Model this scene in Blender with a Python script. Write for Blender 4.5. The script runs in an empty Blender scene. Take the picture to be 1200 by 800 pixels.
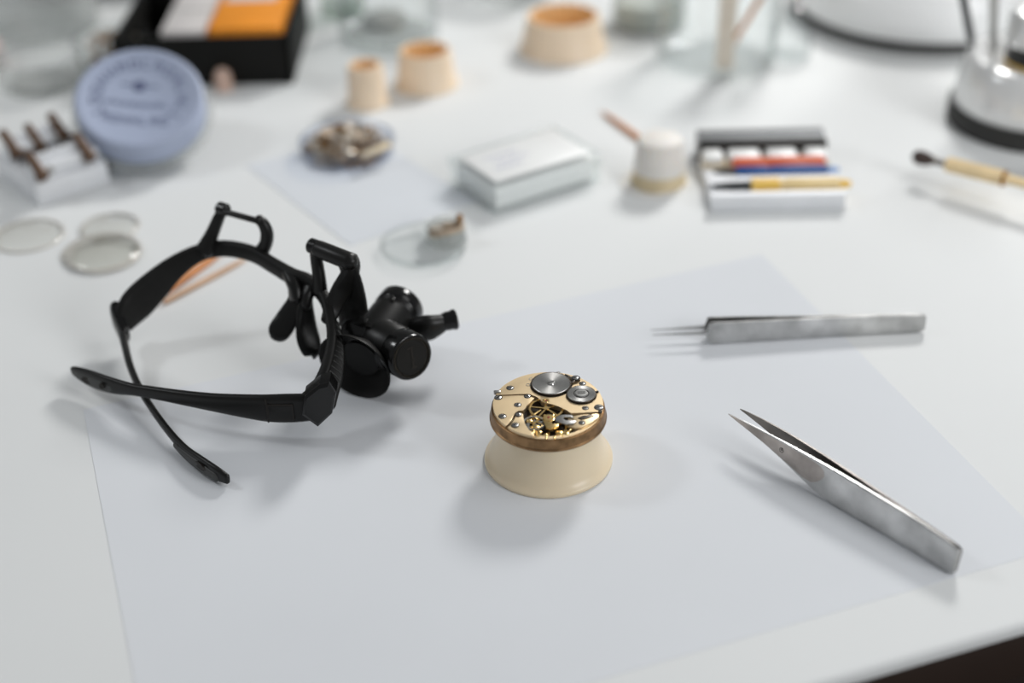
import bpy, bmesh, math, random
from mathutils import Vector, Matrix, Euler
# A watchmaker's bench. Lengths below are millimetres in bench coordinates:
# origin on the bench top straight under the lens, x right, y away, z up from the bench top.
random.seed(4)
SC = bpy.context.scene
COL = SC.collection
Z0 = 750.0            # bench height above the floor, mm
S = 0.001
PI = math.pi

def lin(c):
    return tuple(((v/255.0)/12.92 if v/255.0 <= 0.04045 else ((v/255.0+0.055)/1.055)**2.4) for v in c) + (1.0,)

# ------------------------------------------------------------------ materials
def mat(name, rgb, rough=0.5, metal=0.0, var=0.06, scale=60.0, bump=0.0, spec=0.5, rvar=0.0, sss=0.0, coat=0.0, aniso=0.0, emit=None):
    m = bpy.data.materials.new(name); m.use_nodes = True
    nt = m.node_tree; N = nt.nodes; L = nt.links
    b = N['Principled BSDF']
    tc = N.new('ShaderNodeTexCoord')
    nz = N.new('ShaderNodeTexNoise'); nz.inputs['Scale'].default_value = scale; nz.inputs['Detail'].default_value = 4.0
    L.new(tc.outputs['Object'], nz.inputs['Vector'])
    rp = N.new('ShaderNodeValToRGB')
    c = lin(rgb)
    rp.color_ramp.elements[0].position = 0.3; rp.color_ramp.elements[1].position = 0.7
    rp.color_ramp.elements[0].color = tuple(x*(1-var) for x in c[:3])+(1,)
    rp.color_ramp.elements[1].color = tuple(min(1, x*(1+var)) for x in c[:3])+(1,)
    L.new(nz.outputs['Fac'], rp.inputs['Fac']); L.new(rp.outputs['Color'], b.inputs['Base Color'])
    b.inputs['Roughness'].default_value = rough; b.inputs['Metallic'].default_value = metal
    b.inputs['Specular IOR Level'].default_value = spec
    if coat: b.inputs['Coat Weight'].default_value = coat
    if aniso: b.inputs['Anisotropic'].default_value = aniso
    if sss:
        b.inputs['Subsurface Weight'].default_value = sss
        b.inputs['Subsurface Radius'].default_value = (0.004, 0.003, 0.002)
        b.inputs['Subsurface Scale'].default_value = 1.0
    if rvar:
        mr = N.new('ShaderNodeMapRange'); mr.inputs['To Min'].default_value = max(0, rough-rvar); mr.inputs['To Max'].default_value = rough+rvar
        L.new(nz.outputs['Fac'], mr.inputs['Value']); L.new(mr.outputs['Result'], b.inputs['Roughness'])
    if bump:
        bp = N.new('ShaderNodeBump'); bp.inputs['Strength'].default_value = bump; bp.inputs['Distance'].default_value = 0.0004
        L.new(nz.outputs['Fac'], bp.inputs['Height']); L.new(bp.outputs['Normal'], b.inputs['Normal'])
    if emit:
        b.inputs['Emission Color'].default_value = lin(emit[0]); b.inputs['Emission Strength'].default_value = emit[1]
    return m

def clear(name, rgb=(252,253,253), edge=(226,228,228), rough=0.04, gloss=1.0, haze=0.0, hazergb=(225,226,224)):
    # thin clear plastic or glass: lets light through, greyer where the wall is seen edge-on, mirrors by Fresnel
    m = bpy.data.materials.new(name); m.use_nodes = True
    nt = m.node_tree; N = nt.nodes; L = nt.links
    for n in list(N): N.remove(n)
    out = N.new('ShaderNodeOutputMaterial')
    lw = N.new('ShaderNodeLayerWeight'); lw.inputs['Blend'].default_value = 0.35
    mx = N.new('ShaderNodeMix'); mx.data_type = 'RGBA'
    mx.inputs[6].default_value = lin(rgb); mx.inputs[7].default_value = lin(edge)
    lw.inputs['Blend'].default_value = 0.5
    p3 = N.new('ShaderNodeMath'); p3.operation = 'POWER'; p3.inputs[1].default_value = 3.5
    L.new(lw.outputs['Facing'], p3.inputs[0]); L.new(p3.outputs[0], mx.inputs[0])
    tr = N.new('ShaderNodeBsdfTransparent'); L.new(mx.outputs[2], tr.inputs['Color'])
    gl = N.new('ShaderNodeBsdfGlossy'); gl.inputs['Roughness'].default_value = rough
    lw2 = N.new('ShaderNodeLayerWeight'); lw2.inputs['Blend'].default_value = 0.5
    pw = N.new('ShaderNodeMath'); pw.operation = 'POWER'; pw.inputs[1].default_value = 4.0
    L.new(lw2.outputs['Facing'], pw.inputs[0])
    mu = N.new('ShaderNodeMath'); mu.operation = 'MULTIPLY_ADD'; mu.inputs[1].default_value = 0.7*gloss; mu.inputs[2].default_value = 0.03*gloss
    L.new(pw.outputs[0], mu.inputs[0])
    ms = N.new('ShaderNodeMixShader'); L.new(mu.outputs[0], ms.inputs['Fac'])
    L.new(tr.outputs[0], ms.inputs[1]); L.new(gl.outputs[0], ms.inputs[2])
    last = ms
    if haze:
        df = N.new('ShaderNodeBsdfDiffuse'); tl = N.new('ShaderNodeBsdfTranslucent')
        df.inputs['Color'].default_value = lin(hazergb); tl.inputs['Color'].default_value = lin(hazergb)
        m2 = N.new('ShaderNodeMixShader'); m2.inputs['Fac'].default_value = 0.5
        L.new(df.outputs[0], m2.inputs[1]); L.new(tl.outputs[0], m2.inputs[2])
        nz = N.new('ShaderNodeTexNoise'); nz.inputs['Scale'].default_value = 90
        tc = N.new('ShaderNodeTexCoord'); L.new(tc.outputs['Object'], nz.inputs['Vector'])
        mr = N.new('ShaderNodeMapRange'); mr.inputs['To Min'].default_value = haze*0.75; mr.inputs['To Max'].default_value = min(1, haze*1.25)
        L.new(nz.outputs['Fac'], mr.inputs['Value'])
        m3 = N.new('ShaderNodeMixShader'); L.new(mr.outputs['Result'], m3.inputs['Fac'])
        L.new(ms.outputs[0], m3.inputs[1]); L.new(m2.outputs[0], m3.inputs[2]); last = m3
    L.new(last.outputs[0], out.inputs['Surface'])
    return m

# ------------------------------------------------------------------ mesh helpers (mm)
def BM(): return bmesh.new()

def link(name, me, parent=None):
    o = bpy.data.objects.new(name, me); COL.objects.link(o)
    if parent is not None: o.parent = parent
    return o

def rootloc(o):
    while o.parent is not None: o = o.parent
    return o.location/S - Vector((0,0,Z0))

def finish(name, bm, m, parent=None, origin=(0,0,0), sharp=35, smooth=True):
    bmesh.ops.translate(bm, verts=bm.verts, vec=-Vector(origin))
    bmesh.ops.scale(bm, verts=bm.verts, vec=(S,S,S))
    bmesh.ops.recalc_face_normals(bm, faces=bm.faces)
    me = bpy.data.meshes.new(name); bm.to_mesh(me); bm.free()
    if smooth:
        for p in me.polygons: p.use_smooth = True
        me.set_sharp_from_angle(angle=math.radians(sharp))
    me.materials.append(m)
    return link(name, me, parent)

def part(name, bm, m, parent, world=False, sharp=35, label=None):
    o = finish(name, bm, m, parent, rootloc(parent) if world else (0,0,0), sharp)
    if label: o['label'] = label
    return o

def thing(name, label, cat, loc, rot=0, group=None, tilt=None):
    o = bpy.data.objects.new(name, None); COL.objects.link(o)
    o.empty_display_size = 0.01
    o.location = (Vector(loc)+Vector((0,0,Z0)))*S
    o.rotation_euler = tilt if tilt else (0,0,rot)
    tag(o, label, cat, group); return o

def tag(o, label, cat, group=None, kind=None):
    if label: o['label'] = label
    if cat: o['category'] = cat
    if group: o['group'] = group
    if kind: o['kind'] = kind
    return o

def solo(name, bm, m, label, cat, loc, rot=0, group=None, tilt=None, sharp=35, kind=None):
    o = finish(name, bm, m, None, (0,0,0), sharp)
    o.location = (Vector(loc)+Vector((0,0,Z0)))*S
    o.rotation_euler = tilt if tilt else (0,0,rot)
    return tag(o, label, cat, group, kind)

def dup(root, loc, rot=0, label=None, tilt=None):
    r = root.copy(); COL.objects.link(r)
    r.location = (Vector(loc)+Vector((0,0,Z0)))*S
    r.rotation_euler = tilt if tilt else (0,0,rot)
    if label: r['label'] = label
    for ch in list(root.children):
        c = ch.copy(); COL.objects.link(c); c.parent = r
        for g in list(ch.children):
            d = g.copy(); COL.objects.link(d); d.parent = c
    return r

def lathe(bm, prof, seg=48, M=None, closed=False):
    rings = []
    for r, z in prof:
        if r < 1e-6: rings.append([bm.verts.new((0,0,z))])
        else: rings.append([bm.verts.new((r*math.cos(2*PI*i/seg), r*math.sin(2*PI*i/seg), z)) for i in range(seg)])
    prs = list(zip(rings, rings[1:])) + ([(rings[-1], rings[0])] if closed else [])
    for a, b in prs:
        for i in range(seg):
            j = (i+1) % seg
            if len(a) == 1 and len(b) == 1: continue
            if len(a) == 1: bm.faces.new((a[0], b[i], b[j]))
            elif len(b) == 1: bm.faces.new((a[i], a[j], b[0]))
            else: bm.faces.new((a[i], a[j], b[j], b[i]))
    if M is not None:
        vs = [v for r in rings for v in r]
        bmesh.ops.transform(bm, matrix=M, verts=vs)
    return bm

def box(bm, c, s, bev=0.0, M=None, seg=2):
    r = bmesh.ops.create_cube(bm, size=1.0)
    vs = r['verts']
    bmesh.ops.scale(bm, verts=vs, vec=s)
    bmesh.ops.translate(bm, verts=vs, vec=c)
    if M is not None: bmesh.ops.transform(bm, matrix=M, verts=vs)
    if bev:
        es = list({e for v in vs for e in v.link_edges})
        bmesh.ops.bevel(bm, geom=es, offset=bev, segments=seg, affect='EDGES', profile=0.5)
    return bm

def prism(bm, outline, z0, z1, M=None, bev=0.0):
    a = [bm.verts.new((x, y, z0)) for x, y in outline]
    b = [bm.verts.new((x, y, z1)) for x, y in outline]
    n = len(a)
    bm.faces.new(a[::-1]); top = bm.faces.new(b)
    for i in range(n): bm.faces.new((a[i], a[(i+1) % n], b[(i+1) % n], b[i]))
    if M is not None: bmesh.ops.transform(bm, matrix=M, verts=a+b)
    if bev: bmesh.ops.bevel(bm, geom=list(top.edges), offset=bev, segments=2, affect='EDGES', profile=0.5)
    return bm

def loft(bm, secs, cap=True):
    R = [[bm.verts.new(p) for p in s] for s in secs]
    n = len(R[0])
    for a, b in zip(R, R[1:]):
        for i in range(n): bm.faces.new((a[i], a[(i+1) % n], b[(i+1) % n], b[i]))
    if cap:
        bm.faces.new(R[0][::-1]); bm.faces.new(R[-1])
    return bm

def crom(P, n=6):
    # Catmull-Rom through tuples of any length
    out = []
    K = len(P)
    for i in range(K-1):
        p0 = P[max(0, i-1)]; p1 = P[i]; p2 = P[i+1]; p3 = P[min(K-1, i+2)]
        for k in range(n):
            t = k/n
            out.append(tuple(0.5*(2*b+(c-a)*t+(2*a-5*b+4*c-d)*t*t+(-a+3*b-3*c+d)*t**3) for a, b, c, d in zip(p0, p1, p2, p3)))
    out.append(tuple(P[-1])); return out

def sweep(bm, P, up=(0,0,1), n=16, pw=3.0, sub=6, rnd=True, smooth=True):
    # P: rows of ((x,y,z), width, height); superellipse cross-section, ends rounded
    rows = [tuple(p)+(w, h) for p, w, h in P]
    rows = crom(rows, sub) if smooth else rows
    pts = [Vector(r[:3]) for r in rows]
    secs = []
    up = Vector(up)
    def sec(c, t, w, h):
        s = t.cross(up); s.normalize(); u = s.cross(t); u.normalize()
        q = []
        for k in range(n):
            a = 2*PI*(k+0.5)/n; ca, sa = math.cos(a), math.sin(a)
            q.append(c + s*(w/2*math.copysign(abs(ca)**(2/pw), ca)) + u*(h/2*math.copysign(abs(sa)**(2/pw), sa)))
        return q
    K = len(rows)
    for i in range(K):
        t = (pts[min(K-1, i+1)]-pts[max(0, i-1)]).normalized()
        w, h = max(.05, rows[i][3]), max(.05, rows[i][4])
        if rnd and i == 0:
            e = min(w, h)/2
            for f in (0.0, 0.3, 0.7): secs.append(sec(pts[0]-t*e*math.cos(f*PI/2)*0.9, t, w-2*e*(1-max(.25, math.sin(f*PI/2))), h-2*e*(1-max(.25, math.sin(f*PI/2)))))
        secs.append(sec(pts[i], t, w, h))
        if rnd and i == K-1:
            e = min(w, h)/2
            for f in (0.7, 0.3, 0.0): secs.append(sec(pts[i]+t*e*math.cos(f*PI/2)*0.9, t, w-2*e*(1-max(.25, math.sin(f*PI/2))), h-2*e*(1-max(.25, math.sin(f*PI/2)))))
    return loft(bm, secs)

def tube(bm, pts, r, n=14, sub=6, smooth=True):
    rr = r if isinstance(r, (list, tuple)) else [r]*len(pts)
    d = Vector(pts[-1])-Vector(pts[0])
    up = (0,0,1) if abs(d.normalized().z) < 0.9 else (0.3,1,0)
    return sweep(bm, [(p, 2*q, 2*q) for p, q in zip(pts, rr)], up=up, n=n, pw=2.0, sub=sub, smooth=smooth)

def axisM(p, d):
    # matrix that lays a lathe's z axis along d at p
    return Matrix.Translation(Vector(p)) @ Vector(d).to_track_quat('Z', 'Y').to_matrix().to_4x4()

def gear(bm, R, teeth, depth, z0, z1, hole=0.0, spokes=0, rimw=0.12, cx=0, cy=0):
    ol = []
    for i in range(teeth):
        for f, r in ((0.0, R-depth), (0.25, R), (0.5, R), (0.75, R-depth)):
            a = 2*PI*(i+f)/teeth; ol.append((cx+r*math.cos(a), cy+r*math.sin(a)))
    if not hole:
        prism(bm, ol, z0, z1)
    else:
        n = len(ol)
        inn = [(cx+hole*math.cos(2*PI*k/n), cy+hole*math.sin(2*PI*k/n)) for k in range(n)]
        A = [bm.verts.new((x,y,z0)) for x,y in ol]; B = [bm.verts.new((x,y,z1)) for x,y in ol]
        C = [bm.verts.new((x,y,z0)) for x,y in inn]; D = [bm.verts.new((x,y,z1)) for x,y in inn]
        for i in range(n):
            j = (i+1) % n
            bm.faces.new((A[i],A[j],B[j],B[i])); bm.faces.new((C[j],C[i],D[i],D[j]))
            bm.faces.new((B[i],B[j],D[j],D[i])); bm.faces.new((A[j],A[i],C[i],C[j]))
    for k in range(spokes):
        a = 2*PI*k/spokes+0.4
        box(bm, (hole/2, 0, (z0+z1)/2), (hole*1.04, R*0.09, (z1-z0)*0.8), 0, Matrix.Translation((cx,cy,0)) @ Matrix.Rotation(a, 4, 'Z'))
    if spokes: lathe(bm, [(0,z0),(R*.16,z0),(R*.16,z1+.1),(0,z1+.1)], 16, Matrix.Translation((cx,cy,0)))
    return bm

def screw(name, parent, x, y, z, r, m, slot, h=0.35, ang=0.6):
    b = BM(); lathe(b, [(0,z),(r,z),(r,z+h*.6),(r*.75,z+h),(0,z+h)], 18, Matrix.Translation((x,y,0)))
    o = part(name, b, m, parent)
    b = BM(); lathe(b, [(r*.98,z+.1),(r*1.3,z+.1),(r*1.3,z+.16),(r*.98,z+.2)], 20, Matrix.Translation((x,y,0)), closed=True); part('countersink', b, slot, o)
    b = BM(); box(b, (0,0,z+h), (r*1.6, r*.5, .12), 0, Matrix.Translation((x,y,0)) @ Matrix.Rotation(ang, 4, 'Z'))
    part('slot', b, slot, o)
    return o
WORLD_STRENGTH = 0.275
EXPOSURE = 0.0
ROLL = math.radians(-1.5)
# name, place, aimed at, size, watts, colour
LIGHTS = [('window_light', (430,1330,690), (0,430,0), 260, 8.0, (1,.99,.97)),
          ('side_light', (-650,600,570), (-50,430,0), 120, 0.9, (.95,.98,1)),
          ('overhead_fill', (600,450,950), (200,450,0), 600, 1.8, (1,.99,.98)),  # added overhead fill that lifts the right side, no known lamp
          ('fill_light', (850,-150,520), (150,500,0), 450, 4.7, (.98,.99,1))]  # added unseen fill that brightens front and right-facing sides
EDGE_A, EDGE_X, EDGE_Y = 18.2, 97.0, 300.6
# ------------------------------------------------------------------ palette
M_desk   = mat('bench_white', (226,228,228), 0.55, var=0.012, scale=9, spec=0.1)
M_paper  = mat('paper', (222,225,229), 0.9, var=0.012, scale=14, spec=0.05)
M_note   = mat('note_paper', (216,220,225), 0.6, var=0.012, scale=20, spec=0.3)
M_wood   = mat('dark_wood', (44,31,24), 0.6, var=0.25, scale=14)
M_floor  = mat('floor_brown', (52,44,40), 0.6, var=0.15, scale=6)
M_cream  = mat('cream_plastic', (228,211,182), 0.34, var=0.02, scale=40, sss=0.1)
M_tan    = mat('tan_plastic', (243,220,193), 0.42, var=0.03, scale=40, sss=0.12)
M_taninside = mat('tan_plastic_inside', (232,192,138), 0.5, var=0.05, scale=60)
M_black  = mat('black_plastic', (17,17,16), 0.36, var=0.12, scale=120, bump=0.04, spec=0.3)
M_black_matte = mat('black_matte_plastic', (18,18,17), 0.5, var=0.15, scale=220, bump=0.12, spec=0.22)
M_black_gloss = mat('black_gloss_plastic', (14,14,14), 0.18, var=0.1, scale=120, spec=0.35)
M_grey_pad = mat('grey_soft_plastic', (60,61,60), 0.5, var=0.08, scale=120)
M_tray   = mat('black_box_plastic', (14,14,12), 0.6, var=0.1, scale=60, spec=0.2)
M_rubber = mat('black_rubber', (44,44,43), 0.6, var=0.1, scale=80)
M_steel  = mat('steel', (178,178,176), 0.30, 1.0, var=0.06, scale=160, rvar=0.08)
M_steel_worn = mat('worn_steel', (192,192,191), 0.30, 1.0, var=0.34, scale=70, rvar=0.08)
M_steel_dark = mat('dark_steel', (96,90,84), 0.35, 1.0, var=0.15, scale=120)
M_wheel  = mat('brushed_wheel_steel', (204,203,200), 0.26, 1.0, var=0.05, scale=300, aniso=0.7)
M_gold   = mat('gilt_brass', (226,203,165), 0.42, 0.9, var=0.03, scale=200)
M_gold_bright = mat('bright_gilt', (238,205,140), 0.24, 1.0, var=0.05, scale=200)
M_goldedge = mat('gilt_edge', (170,128,62), 0.35, 1.0, var=0.1, scale=200)
M_rim    = mat('tarnished_rim', (146,116,84), 0.42, 1.0, var=0.4, scale=230, rvar=0.1)
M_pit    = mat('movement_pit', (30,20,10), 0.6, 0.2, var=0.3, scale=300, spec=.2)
M_jewel  = mat('ruby_jewel', (150,60,60), 0.1, var=0.1)
M_slot   = mat('slot_dark', (28,24,20), 0.5, 0.3)
M_alu    = mat('aluminium', (232,234,237), 0.6, 0.25, var=0.04, scale=40)
M_alu_dark = mat('dark_aluminium', (82,84,86), 0.42, 0.6, var=0.06, scale=40)
M_white_pl = mat('white_plastic', (240,241,240), 0.3, var=0.01)
M_white_gl = mat('white_enamel', (250,251,251), 0.22, var=0.01, coat=0.3)
M_chrome = mat('satin_chrome', (236,237,237), 0.2, 0.25, var=0.03)
M_orange = mat('orange_plastic', (228,98,38), 0.4, var=0.04)
M_blue   = mat('blue_plastic', (22,82,150), 0.4, var=0.05)
M_yellow = mat('yellow_plastic', (242,200,98), 0.4, var=0.05)
M_paleyellow = mat('pale_yellow_plastic', (240,214,158), 0.4, var=0.04)
M_tin_orange = mat('orange_carton', (240,150,40), 0.55, var=0.08, scale=30)
M_carton_white = mat('white_carton', (206,202,200), 0.6, var=0.04, scale=30)
M_lavender = mat('lavender_plastic', (166,176,199), 0.42, var=0.02, scale=40)
M_print  = mat('grey_print', (92,100,130), 0.6, var=0.1)
M_print2 = mat('violet_print', (196,197,213), 0.6, var=0.05)
M_pegwood = mat('pegwood', (206,140,88), 0.6, var=0.12, scale=90)
M_palewood = mat('pale_wood', (246,220,172), 0.5, var=0.08, scale=90)
M_palestick = mat('pale_stick', (222,208,192), 0.6, var=0.05, scale=90)
M_brass  = mat('old_brass', (165,120,62), 0.35, 1.0, var=0.2, scale=200)
M_parts_a = mat('tarnished_part', (168,152,134), 0.5, 0.6, var=0.25, scale=300)
M_parts_b = mat('steel_part', (192,184,172), 0.45, 0.6, var=0.2, scale=300)
M_bristle = mat('dark_bristle', (74,62,58), 0.9, var=0.3, scale=600, bump=0.4)
M_residue = mat('yellowed_residue', (210,193,158), 0.6, var=0.1, scale=80)
M_pot    = mat('cloudy_plastic', (230,226,220), 0.6, var=0.03, scale=60, sss=0.3)
M_pink   = mat('pale_pink_plastic', (206,176,160), 0.4, var=0.05)
M_tealgrey = mat('grey_cardboard', (150,152,150), 0.7, var=0.05)
M_clear  = clear('clear_plastic')
M_glass  = clear('clear_glass', (252,253,253), (220,224,224))
M_crystal = clear('crystal_acrylic', (254,254,253), (238,235,230))
M_frost  = clear('frosted_plastic', haze=0.35)
M_bag    = clear('milky_plastic', haze=0.22)

# ------------------------------------------------------------------ the setting
def quad_slab(bm, pts, z0, z1):
    return prism(bm, pts, z0, z1)

A = math.radians(EDGE_A)                   # the bench runs askew to the lens
BX, BY = EDGE_X, EDGE_Y                    # a point on its front edge
MB = Matrix.Translation((BX, BY, 0)) @ Matrix.Rotation(A, 4, 'Z')
b = BM()
R1 = 2.4
prof = [(1100,-5),(.5,-5),(0,-4.5)] + [(R1-R1*math.cos(PI/2*k/8), -R1+R1*math.sin(PI/2*k/8)) for k in range(9)] + [(1100,0)]
secs = [[MB @ Vector((x, y, z)) for y, z in prof] for x in (-800, 700)]
loft(b, secs)
desk = thing('workbench', 'white watchmaker workbench top with thin rounded edge above dark wood', 'workbench', (BX,BY,-750))
part('bench_top', b, M_desk, desk, world=True, sharp=40)
b = BM()
box(b, (-50, 551, -17.2), (1494, 1096, 24), 1.0, MB)
part('dark_core', b, M_wood, desk, world=True, label='dark brown board under the white top')
b = BM()
box(b, (-50, 40, -91), (1400, 20, 122), 1.0, MB)
part('drawer_panel', b, M_wood, desk, world=True)
for sx in (-730, 630):
    for sy in (60, 1040):
        b = BM(); box(b, (sx, sy, -390), (60, 60, 720), 2.0, MB); part('leg', b, M_wood, desk, world=True)
b = BM(); box(b, (0, 600, -755), (6000, 6000, 10))
o = finish('floor', b, M_floor, None, (0,0,0)); o.location = (0,0,Z0*S); o['kind'] = 'structure'
b = BM(); box(b, (0, 2300, 600), (6000, 100, 2700))
o = finish('wall_back', b, mat('wall_paint', (226,227,226), .8, var=.02, scale=3), None, (0,0,0)); o.location = (0,0,Z0*S); o['kind'] = 'structure'

# sheet of paper under the work, and the small one under the dish
def sheet(pts, t, z=0.0, curl=None, n=14):
    bm = BM(); V = {}
    for lay, zz in ((0, z), (1, z+t)):
        for i in range(n+1):
            for j in range(n+1):
                u, v = i/n, j/n
                p = [(1-u)*(1-v)*pts[0][k]+u*(1-v)*pts[1][k]+u*v*pts[2][k]+(1-u)*v*pts[3][k] for k in (0,1)]
                V[lay,i,j] = bm.verts.new((p[0], p[1], zz+(curl(u,v) if curl else 0)))
    for i in range(n):
        for j in range(n):
            bm.faces.new((V[1,i,j],V[1,i+1,j],V[1,i+1,j+1],V[1,i,j+1]))
            bm.faces.new((V[0,i,j],V[0,i,j+1],V[0,i+1,j+1],V[0,i+1,j]))
    for i in range(n):
        bm.faces.new((V[0,i,0],V[0,i+1,0],V[1,i+1,0],V[1,i,0])); bm.faces.new((V[0,i+1,n],V[0,i,n],V[1,i,n],V[1,i+1,n]))
        bm.faces.new((V[0,0,i+1],V[0,0,i],V[1,0,i],V[1,0,i+1])); bm.faces.new((V[0,n,i],V[0,n,i+1],V[1,n,i+1],V[1,n,i]))
    return bm
PT = [(-166.5,448.7,0.0), (113.4,555.1,0.0), (178.2,354.8,0.0), (-101.0,259.5,0.0)]
b = sheet(PT, 0.15, 0.0)
solo('paper_sheet', b, M_paper, 'large blank white paper sheet lying under the watch movement and tweezers', 'paper', (0,0,0))
PN = [(-133.7,659.6,0.0), (-73.4,572.9,0.0), (-14.7,613.5,0.0), (-73.0,690.6,0.0)]
b = sheet(PN, 0.3, 0.0, n=6)
solo('note_sheet', b, M_note, 'small bluish white paper slip under the dish of loose watch parts', 'paper', (0,0,0))

# ------------------------------------------------------------------ movement holder and watch movement
HX, HY = 12.2, 410.5
t = thing('movement_holder', 'cream plastic flared holder under the opened watch movement', 'holder', (HX,HY,0.15))
b = BM()
lathe(b, [(20.6,0),(23.0,0),(23.35,.3),(23.35,1.3),(23.0,1.8),(22.2,2.3),(21.3,4.0),(20.3,6.2),(19.4,9),(18.9,12),(18.8,15),(19.3,18.7),(17.2,18.7),(16.9,14),(17.2,9),(18.6,5),(20.6,1)], 96, closed=True)
part('body', b, M_cream, t, sharp=50)

R = 20.3
t = thing('watch_movement', 'round gilt pocket watch movement with steel winding wheels, on its cream holder', 'watch movement', (HX,HY,18.75))
b = BM()
lathe(b, [(0,0),(20.4,0),(20.95,.25),(20.95,.8),(20.6,1.1),(20.75,1.3),(20.2,4.4),(19.9,4.6),(19.4,4.6),(19.4,3.9),(0,3.9)], 96)
part('case_ring', b, M_rim, t, sharp=30, label='tarnished brass ring around the movement')
def P2(cx, cy): return ((cx-370)/302*R, -(cy-238)/187*R)
# bottom plate of the movement (the dark pit shows through the gap between the bridges)
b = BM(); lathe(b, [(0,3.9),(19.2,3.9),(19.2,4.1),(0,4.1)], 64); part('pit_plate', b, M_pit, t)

def arc(r, a0, a1, n=24):
    return [(r*math.cos(math.radians(a0+(a1-a0)*k/n)), r*math.sin(math.radians(a0+(a1-a0)*k/n))) for k in range(n+1)]
TOP = 6.0
RB = 19.55
# barrel bridge: the upper half
inner = [P2(640,290), P2(560,294), P2(486,296), P2(470,280), P2(440,262), P2(405,248), P2(385,240), P2(355,236), P2(335,224), P2(330,212), P2(312,200), P2(290,188), P2(268,180), P2(220,181), P2(160,182), P2(96,183)]
a0 = math.degrees(math.atan2(inner[0][1], inner[0][0])); a1 = math.degrees(math.atan2(inner[-1][1], inner[-1][0]))
ol = arc(RB, a0, a1, 60) + inner[::-1]
b = BM(); prism(b, ol, 4.1, TOP, bev=0.18); part('barrel_bridge', b, M_gold, t, sharp=25)
# train bridge at the left
up = [P2(99,192), P2(160,190), P2(220,189), P2(262,189), P2(290,200), P2(300,207), P2(282,225), P2(258,247), P2(246,262), P2(240,276)]
low = [P2(226,272), P2(208,274), P2(192,286), P2(184,305), P2(174,328), P2(160,342), P2(140,356)]
a0 = math.degrees(math.atan2(up[0][1], up[0][0])); a1 = math.degrees(math.atan2(low[-1][1], low[-1][0]))
if a1 < 0: a1 += 360
ol = arc(RB, a0, a1, 30) + low[::-1] + up[::-1]
b = BM(); prism(b, ol, 4.1, TOP, bev=0.18); part('train_bridge', b, M_gold, t, sharp=25)
# escape wheel bridge at the lower left
up = [P2(150,362), P2(172,346), P2(186,330), P2(196,305), P2(204,290), P2(216,281), P2(230,284), P2(238,298), P2(240,325), P2(244,350), P2(262,378), P2(290,400)]
a0 = math.degrees(math.atan2(up[0][1], up[0][0])); a1 = math.degrees(math.atan2(up[-1][1], up[-1][0]))
a0 = a0+360 if a0 < 0 else a0; a1 = a1+360 if a1 < 0 else a1
ol = arc(RB, a0, a1, 20) + up[::-1]
b = BM(); prism(b, ol, 4.1, TOP-.15, bev=0.18); part('escape_bridge', b, M_gold, t, sharp=25)
# plate rim round the front, a little lower
b = BM(); prism(b, arc(RB, a1, 346, 30)+arc(RB-1.5, 346, a1, 30), 4.1, 5.0, bev=.1); part('plate_rim', b, M_gold, t)

# steel winding wheels
def wheel(name, cx, cy, r, teeth, core, lab):
    x, y = P2(cx, cy)
    b = BM(); gear(b, r, teeth, r*.045, TOP+.05, TOP+.7, cx=x, cy=y)
    w = part(name, b, M_steel_dark, t, sharp=30, label=lab)
    b = BM(); lathe(b, [(0,TOP),(r*1.035,TOP),(r*1.035,TOP+.04),(0,TOP+.04)], 64, Matrix.Translation((x,y,0))); part('shadow_disc', b, M_slot, w)  # dark disc paints the shadow beneath the wheel's edge
    b = BM(); lathe(b, [(0,TOP+.7),(r*.93,TOP+.7),(r*.90,TOP+.86),(0,TOP+.86)], 64, Matrix.Translation((x,y,0)))
    part('wheel_face', b, M_wheel, w, sharp=20)
    if core:
        b = BM(); lathe(b, [(core*1.12,TOP+.86),(core*1.12,TOP+.95),(core,TOP+.95),(core,TOP+.86)], 40, Matrix.Translation((x,y,0))); part('groove_ring', b, M_slot, w)
        b = BM(); lathe(b, [(0,TOP+.86),(core*.92,TOP+.86),(core*.88,TOP+1.2),(0,TOP+1.25)], 40, Matrix.Translation((x,y,0))); c = part('core_screw', b, M_steel, w)
        for dy in (-.35, .35):
            b = BM(); box(b, (x,y+dy*1.2,TOP+1.25), (core*1.1,.28,.08)); part('slot', b, M_slot, w)
    else:
        b = BM(); lathe(b, [(0,TOP+.86),(r*.2,TOP+.86),(r*.17,TOP+1.2),(0,TOP+1.3)], 24, Matrix.Translation((x,y,0))); part('core_screw', b, M_steel, w)
        b = BM(); box(b, (0,0,TOP+1.28), (r*.34,.3,.14), 0, Matrix.Translation((x,y,0)) @ Matrix.Rotation(.5,4,'Z')); part('slot', b, M_slot, w)
    return w
wheel('ratchet_wheel', 393, 133, 7.35, 76, 0, 'large brushed steel wheel')
wheel('crown_wheel', 550, 198, 5.35, 54, 2.5, 'smaller steel wheel with a ringed core')
# click with its spring
x, y = P2(527,108)
b = BM(); lathe(b, [(0,TOP),(1.75,TOP),(1.75,TOP+.8),(0,TOP+.8)], 24, Matrix.Translation((x,y,0)))
sweep(b, [((x-.4,y-.8,TOP+.5),1.6,.8),((x-1.0,y-2.0,TOP+.5),1.2,.8),((x-2.0,y-2.6,TOP+.5),.5,.7)], n=8)
sweep(b, [((x-1.2,y+.4,TOP+.5),1.0,.7),((x-2.4,y+1.6,TOP+.5),.7,.7),((x-3.6,y+2.8,TOP+.5),.4,.6)], n=8)
c = part('click', b, M_steel_dark, t)
screw('screw', t, x, y, TOP+.8, 1.15, M_steel, M_slot, .4)
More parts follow.
